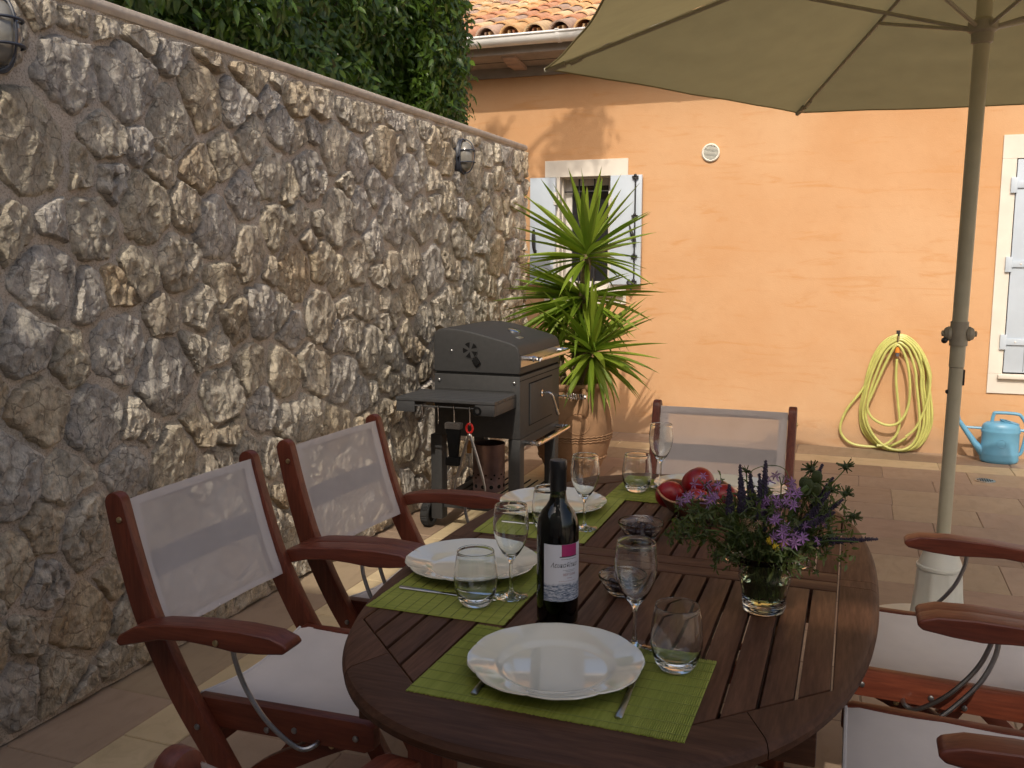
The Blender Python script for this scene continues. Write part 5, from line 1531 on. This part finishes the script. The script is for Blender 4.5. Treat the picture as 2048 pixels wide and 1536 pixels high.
    def text(body, size, ang, zc, mat, shear=0.0, width=None):
        cu = bpy.data.curves.new('lettering', 'FONT'); cu.body = body; cu.size = size; cu.align_x = 'CENTER'; cu.shear = shear; cu.resolution_u = 3
        o = bpy.data.objects.new('lettering', cu); COL.objects.link(o)
        dg = bpy.context.evaluated_depsgraph_get(); dg.update()
        me = bpy.data.meshes.new_from_object(o.evaluated_get(dg)); bpy.data.objects.remove(o)
        xs = [v.co.x for v in me.vertices]
        if not xs: return
        k = width / (max(xs) - min(xs)) if width else 1
        bm = bmesh.new(); bm.from_mesh(me); bmesh.ops.subdivide_edges(bm, edges=[e for e in bm.edges if e.calc_length() > .004], cuts=1)
        for v in bm.verts:
            x, yy = v.co.x * k, v.co.y
            v.co = Vector((.03925 * math.cos(ang + x / .0391), .03925 * math.sin(ang + x / .0391), zc + yy))
        bm.to_mesh(me); bm.free(); me.materials.clear(); me.materials.append(mat)
        me.name = 'lettering'; obj('lettering', me, lab)
    text('\u039b\u03b5\u03c5\u03ba\u03b1\u03b4\u03af\u03c4\u03b9\u03ba\u03bf', .0125, R(-52), .1145, dk, .35, .055)
    text('\u0392\u0395\u03a1\u03a4\u0396\u0391\u039c\u0399', .0060, R(-38), .0985, rd, 0, .026)
    for zc, w0, w1, th in ((.129, -63, -16, .0009), (.1085, -58, -20, .0006), (.1060, -50, -22, .0006), (.0935, -46, -30, .0010), (.0880, -70, -15, .0006)):
        n = 9; m = MB()
        for q in range(n):
            a0 = w0 + (w1 - w0) * (q + .1) / n; a1 = w0 + (w1 - w0) * (q + .8) / n
            o = wrap(R(a0), R(a1), zc, zc + th, .03922, 3); m.add(o.v, o.f)
        m.build('small_print', rd if zc < .1 else dk, lab, fix=False)
    # small glass bowls
    sb = [(0, 0), (.030, 0), (.034, .003), (.044, .016), (.049, .026), (.0495, .030), (.054, .033), (.0555, .040), (.0545, .0425), (.0525, .040), (.0475, .033), (.047, .028), (.0425, .018), (.032, .006), (0, .0045)]
    sme = MB().lathe(sb, 40).mesh('bowl_wall', M['glass'], smooth=True, angle=80)
    r = random.Random(6)
    for x, y, lab_, n, sc in ((-.463, 2.150, 'small glass bowl full of black olives beside the fruit bowl', 60, 1.0), (-.415, 1.772, 'small glass bowl with a few olives right of the wine bottle, behind a wine glass', 22, .92)):
        p = thing('glass_bowl', lab_, 'bowl', (x, y, z + .0003), 0, 'small glass bowls')
        o = obj('bowl_wall', sme, p); o.scale = (sc, sc, sc)
        m = MB()
        for k in range(n):
            lay = k / n; a = r.uniform(0, 2 * PI); hh = .011 + .019 * lay * (1 if n > 40 else .6); rad = math.sqrt(r.random()) * (.018 + .020 * min(1, hh / .035)) * sc
            m.ball((rad * math.cos(a), rad * math.sin(a), hh), .0078, 8, 6, (1.15, 1, .9))
        q = thing('olives', 'black olives filling the small glass bowl beside the fruit bowl' if n > 40 else 'few black olives in the bottom of the small bowl behind the wine glass', 'olives', (x, y, z + .0003))
        bpy.data.objects.remove(q)
        ol = m.build('olives', M['olive'], None, (x, y, z + .0003), smooth=True)
        tag(ol, 'black olives filling the small glass bowl beside the fruit bowl' if n > 40 else 'few black olives in the bottom of the small bowl behind the wine glass', 'olives', kind='stuff')
    # fruit bowl and tomatoes
    fx, fy = -.362, 2.385
    p = thing('fruit_bowl', 'dark brown wavy rimmed bowl holding red tomatoes', 'bowl', (fx, fy, z + .0003))
    pr = [(0, 0), (.045, 0), (.055, .004), (.080, .022), (.100, .045), (.112, .066), (.1125, .070), (.108, .067), (.095, .047), (.075, .026), (.05, .010), (0, .008)]
    def lb(a, rad, zz):
        t = max(0, (zz - .02) / .05)
        return (rad * (1 + .05 * t * math.sin(a * 5 + .6)), zz + .008 * t * math.sin(a * 5 + 2.1))
    MB().lathe(pr, 60, lobe=lb).build('bowl_body', M['bowl'], p, smooth=True, angle=50)
    m = MB(); m.tube([(lb(a, .1115, .069)[0] * math.cos(a), lb(a, .1115, .069)[0] * math.sin(a), lb(a, .1115, .069)[1]) for a in [2 * PI * k / 60 for k in range(60)]], .003, 6, closed=True); m.build('bowl_rim', M['bowlrim'], p, smooth=True)
    tom = MB()
    def tl(a, rad, zz): return (rad * (1 + .02 * math.cos(a * 5) * (1 if zz > 0 else .5)), zz)
    n = 14
    tpr = [(math.sin(PI * i / n), -math.cos(PI * i / n) * .92 - (.10 * max(0, -1 + 2 * i / n) ** 6)) for i in range(n + 1)]; tpr[0] = (0, tpr[0][1]); tpr[-1] = (0, tpr[-1][1] - .06)
    tme2 = MB().lathe(tpr, 28, lobe=tl).mesh('tomato', M['tomato'], smooth=True, angle=80)
    for (dx, dy, dz, s, lab_) in ((-.072, -.028, .062, .038, 'ripe red tomato overhanging the left rim of the fruit bowl'), (-.010, .045, .082, .044, 'largest red tomato at the back of the fruit bowl, behind the lilac flowers'), (.062, .00, .060, .037, 'red tomato at the right side of the fruit bowl behind the bouquet'), (.004, -.045, .055, .036, 'red tomato low at the front of the fruit bowl, partly behind green sprigs')):
        o = obj('tomato', tme2, None, (fx + dx, fy + dy, z + dz)); o.scale = (s, s, s); o.rotation_euler = (r.uniform(-.6, .6), r.uniform(-.6, .6), r.uniform(0, 6))
        tag(o, lab_, 'tomato', 'red tomatoes in the fruit bowl')

# ------------------------------------------------------------------ vase and bouquet
def build_bouquet():
    z = TZ; vx, vy = -.140, 1.775
    v = thing('glass_vase', 'clear glass vase with small round handles holding the wild flowers', 'vase', (vx, vy, z + .0004))
    pr = [(0, 0), (.034, 0), (.039, .003), (.0405, .012), (.043, .040), (.0475, .060), (.0505, .066), (.0485, .072), (.050, .085), (.056, .112), (.057, .1135), (.0555, .1135), (.0475, .086), (.0458, .072), (.0475, .066), (.0450, .060), (.0405, .040), (.038, .018), (.030, .014), (0, .0135)]
    MB().lathe(pr, 48).build('vase_wall', M['glass'], v, smooth=True, angle=80)
    for s in (-1, 1):
        m = MB(); m.tube([(s * (.057 + .011) + .0095 * math.cos(a), .0, .103 + .0095 * math.sin(a)) for a in [2 * PI * k / 18 for k in range(18)]], .0038, 8, closed=True); m.build('handle', M['glass'], v, smooth=True)
    MB().lathe([(0, .0142), (.0295, .0146), (.0374, .0184), (.0400, .040), (.0444, .060), (.0455, .064), (0, .064)], 40).build('water', M['water'], v, smooth=True, angle=50)
    b = thing('wildflower_bouquet', 'loose bouquet of sage spikes, lilac star flowers and green sprigs in the glass vase', 'flowers', (vx, vy, z))
    O = Vector((vx, vy, z)); r = random.Random(12)
    def L(x, y, zz): return Vector((x, y, zz)) - O
    def stem(m, tip, rad=.0013, via=None):
        a = r.uniform(0, 2 * PI)
        foot = Vector((.024 * math.cos(a), .024 * math.sin(a), .022 + r.uniform(0, .02)))
        rim = Vector((tip.x, tip.y, 0)); 
        if rim.length > .036: rim = rim.normalized() * .036
        rim.z = .108
        pts = [foot, foot * .4 + rim * .6, rim, (rim + tip) * .5 + Vector((0, 0, .018 * min(1, (tip - rim).length / .1))), tip]
        m.tube(bez([tuple(q) for q in pts], 4), rad, 5)
    sm = MB()
    # spikes
    spikes = [((-.192, 1.76, 1.016), (-.185, 1.765, .925)), ((-.176, 1.80, .992), (-.171, 1.79, .93)), ((-.209, 1.74, .981), (-.206, 1.75, .925)), ((-.145, 1.76, 1.028), (-.147, 1.765, .930)), ((-.155, 1.75, 1.004), (-.148, 1.76, .895)), ((-.029, 1.76, .978), (-.075, 1.765, .905)), ((-.018, 1.73, .948), (-.085, 1.75, .90)), ((.057, 1.75, .900), (-.085, 1.77, .872)), ((-.025, 1.82, .992), (-.06, 1.80, .93)), ((-.046, 1.84, 1.012), (-.07, 1.82, .95)), ((-.005, 1.80, .956), (-.07, 1.79, .90))]
    for tip, bs in spikes:
        t, q = L(*tip), L(*bs); m = MB(); d = t - q; n = max(10, int(d.length / .0032))
        m.tube([q, t], .0016, 5)
        side = d.normalized().orthogonal()
        for i in range(n):
            f = i / n
            for k in range(4):
                a = k * PI / 2 + i * .8 + r.uniform(-.2, .2)
                o = Matrix.Rotation(a, 3, d.normalized()) @ side
                w = .0078 * (1 - .72 * f) * r.uniform(.7, 1.2)
                c = q + d * f
                m.ball(c + o * w * .6 + d.normalized() * .001, w * .50, 5, 4, (1, 1, 1.25))
                if r.random() < .5: m.tube([c + o * w * .5, c + o * w * 1.35 + d.normalized() * w * .7], [w * .26, w * .08], 4)
        m.build('flower_spike', M['lavender'], b, smooth=True)
        stem(sm, q, .0017)
    # lilac star flowers
    def star(m, c, nrm, s):
        nrm = nrm.normalized(); u = nrm.orthogonal().normalized(); w = nrm.cross(u); ph = r.uniform(0, 1)
        for k in range(6):
            a = k * PI / 3 + ph; d = u * math.cos(a) + w * math.sin(a); pz = nrm.cross(d)
            i = len(m.v)
            m.v += [tuple(c), tuple(c + d * s * .45 + pz * s * .15 + nrm * s * .12), tuple(c + d * s + nrm * s * .02), tuple(c + d * s * .45 - pz * s * .15 + nrm * s * .12)]
            m.f.append((i, i + 1, i + 2, i + 3))
        m.tube([tuple(c), tuple(c - nrm * s * 1.1)], s * .09, 4)
    heads = [(-.277, 1.735, .968, 13, .021), (-.255, 1.75, .997, 4, .020), (-.232, 1.745, .981, 4, .02), (-.246, 1.74, .972, 4, .018), (-.118, 1.80, .998, 9, .020), (-.132, 1.77, .967, 11, .020), (-.106, 1.75, .970, 13, .022), (-.115, 1.735, .936, 9, .016), (-.104, 1.725, .914, 11, .020), (-.092, 1.72, .900, 6, .014), (-.066, 1.725, .905, 10, .018), (-.052, 1.74, .930, 5, .015), (-.09, 1.77, .985, 5, .016)]
    for x, y, zz, n, sp in heads:
        n = max(3, int(n * .75)); c = L(x, y, zz); m = MB(); ct = c - Vector((0, 0, sp * 1.3))
        for k in range(n):
            d = Vector((r.gauss(0, 1), r.gauss(0, 1) - .5, abs(r.gauss(.5, .7)))).normalized()
            star(m, ct + d * sp * r.uniform(1.0, 1.6), d, .0125 * r.uniform(.8, 1.2))
        m.build('lilac_flower_head', M['purple'], b, fix=False)
        for k in range(4): sm.tube([tuple(ct), tuple(ct + Vector((r.gauss(0, .6), r.gauss(0, .6), .8)).normalized() * sp)], .0009, 4)
        stem(sm, ct)
    # green seed umbels
    for x, y, zz, s in ((-.184, 1.80, .995, .012), (-.004, 1.80, 1.018, .018), (-.026, 1.77, .980, .014), (-.002, 1.77, .974, .016), (.012, 1.75, .938, .018), (-.065, 1.82, 1.004, .020), (-.052, 1.80, .985, .020), (-.035, 1.74, .95, .013), (-.035, 1.74, .885, .015)):
        c = L(x, y, zz); m = MB()
        for k in range(16):
            d = Vector((r.gauss(0, 1), r.gauss(0, 1), r.gauss(.35, .8))).normalized()
            sd = d.orthogonal().normalized() * s * .13
            i = len(m.v); e = c + d * s; h = c + d * s * .5
            m.v += [tuple(c), tuple(h + sd), tuple(e), tuple(h - sd)]; m.f.append((i, i + 1, i + 2, i + 3))
            m.tube([tuple(c), tuple(e)], s * .06, 4)
        m.ball(c, s * .35, 8, 6)
        m.build('seed_umbel', M['sprig'], b, fix=False)
        stem(sm, c - Vector((0, 0, .004)), .0011)
    # yellow and pinkish florets low in the front
    for x, y, zz, mt, n in ((-.128, 1.715, .887, 'yellow', 9), (-.116, 1.712, .878, 'yellow', 6), (-.104, 1.715, .885, 'yellow', 5), (-.172, 1.72, .918, 'pinkish', 6), (-.160, 1.715, .906, 'pinkish', 5), (-.150, 1.72, .915, 'pinkish', 5)):
        c = L(x, y, zz); m = MB()
        for k in range(n):
            d = Vector((r.gauss(0, 1), r.gauss(-.7, 1), r.gauss(.3, 1))).normalized(); star(m, c + d * .005, d, .007)
        m.build('small_floret', M[mt], b, fix=False); stem(sm, c, .001)
    # nodding poppy leaf and a bent stem
    m = MB()
    for q in range(7):
        d = Vector((r.gauss(0, 1), r.gauss(0, 1), r.gauss(-.3, 1))).normalized(); c = L(-.062, 1.79, .985) + d * .014
        m.ball(c, .011, 7, 5, (1, .6, 1.2))
    m.build('curled_leaf', M['sprig'], b, smooth=True)
    m = MB(); m.tube(bez([tuple(L(-.10, 1.77, .915)), tuple(L(-.092, 1.765, .945)), tuple(L(-.078, 1.765, .972)), tuple(L(-.068, 1.765, .982))], 5), [.0045] * 8 + [.0055] * 8, 7); m.build('thick_stem', M['stem'], b, smooth=True)
    m = MB(); m.tube(bez([tuple(L(-.10, 1.80, .95)), tuple(L(-.11, 1.81, .998)), tuple(L(-.14, 1.82, 1.006)), tuple(L(-.172, 1.82, .995)), tuple(L(-.18, 1.82, .98))], 6), .0009, 5); m.build('thin_tendril', M['stem'], b)
    # green filling
    blobs = [(-.285, 1.745, .893, .034, 260), (-.245, 1.755, .900, .044, 420), (-.195, 1.76, .905, .050, 520), (-.140, 1.775, .905, .055, 560), (-.095, 1.78, .905, .052, 460), (-.045, 1.77, .905, .042, 260), (-.060, 1.80, .955, .036, 200), (-.145, 1.74, .868, .045, 420), (-.190, 1.75, .870, .035, 240), (-.100, 1.75, .865, .045, 320), (-.18, 1.79, .935, .035, 220), (-.03, 1.76, .875, .03, 120), (-.21, 1.73, .86, .03, 130)]
    P = []; Nn = []
    for x, y, zz, s, n in blobs:
        k = 0
        n = int(n * .66)
        while k < n:
            # small sprays of leaflets
            d = Vector((r.gauss(0, 1), r.gauss(0, 1.1), r.gauss(0, .9)))
            c = L(x, y, zz) + d * s * .62
            tip = c + Vector((r.gauss(0, 1), r.gauss(0, 1), r.gauss(.4, 1))).normalized() * .024
            sm.tube([tuple(c), tuple(tip)], .0007, 4)
            for q in range(7):
                pq = c + (tip - c) * (q / 6)
                P.append(tuple(pq)); Nn.append((r.gauss(0, 1), r.gauss(-.3, 1), r.gauss(.6, 1)))
            k += 7
    o = leaf_cloud(np.array(P), np.array(Nn), .0145, M['sprig'], 'green_sprigs', b, seed=2, wide=.30)
    tag(o, kind='stuff')
    for x, zz in ((-.31, .895), (-.305, .872), (-.235, .868), (-.225, .852), (.002, .862), (-.19, .842), (-.085, .85)):
        tip = L(x, 1.735 + r.uniform(-.02, .02), zz)
        sm.tube(bez([(0, 0, .11), tuple(tip * .6 + Vector((0, 0, .05))), tuple(tip)], 6), .0009, 4)
        PP = [tuple(tip + Vector((r.gauss(0, .008), r.gauss(0, .008), r.gauss(0, .008)))) for _ in range(26)]
        tag(leaf_cloud(np.array(PP), np.random.default_rng(3).normal(0, 1, (26, 3)), .013, M['sprig'], 'drooping_sprig', b, seed=7), kind='stuff')
    for _ in range(60): stem(sm, Vector((r.gauss(0, .07), r.gauss(0, .05), .15 + r.uniform(0, .04))), .0014)
    W_ = []
    while len(W_) < 420:
        q = Vector((r.uniform(-.036, .036), r.uniform(-.036, .036), r.uniform(.030, .118)))
        if math.hypot(q.x, q.y) < .022 + .14 * (q.z - .03) and math.hypot(q.x, q.y) < .034: W_.append(tuple(q))
    tag(leaf_cloud(np.array(W_), np.random.default_rng(9).normal(0, 1, (len(W_), 3)), .016, M['sprig'], 'submerged_leaves', b, seed=10), kind='stuff')
    tag(sm.build('stems', M['stem'], b, smooth=True), kind='stuff')

build_ground()
build_wall()
build_house()
build_light_helpers()
build_hedge()
build_yucca()
build_grill()
build_lamps()
build_hose()
build_parasol()
build_table()
build_chairs()
build_tableware()
build_bouquet()
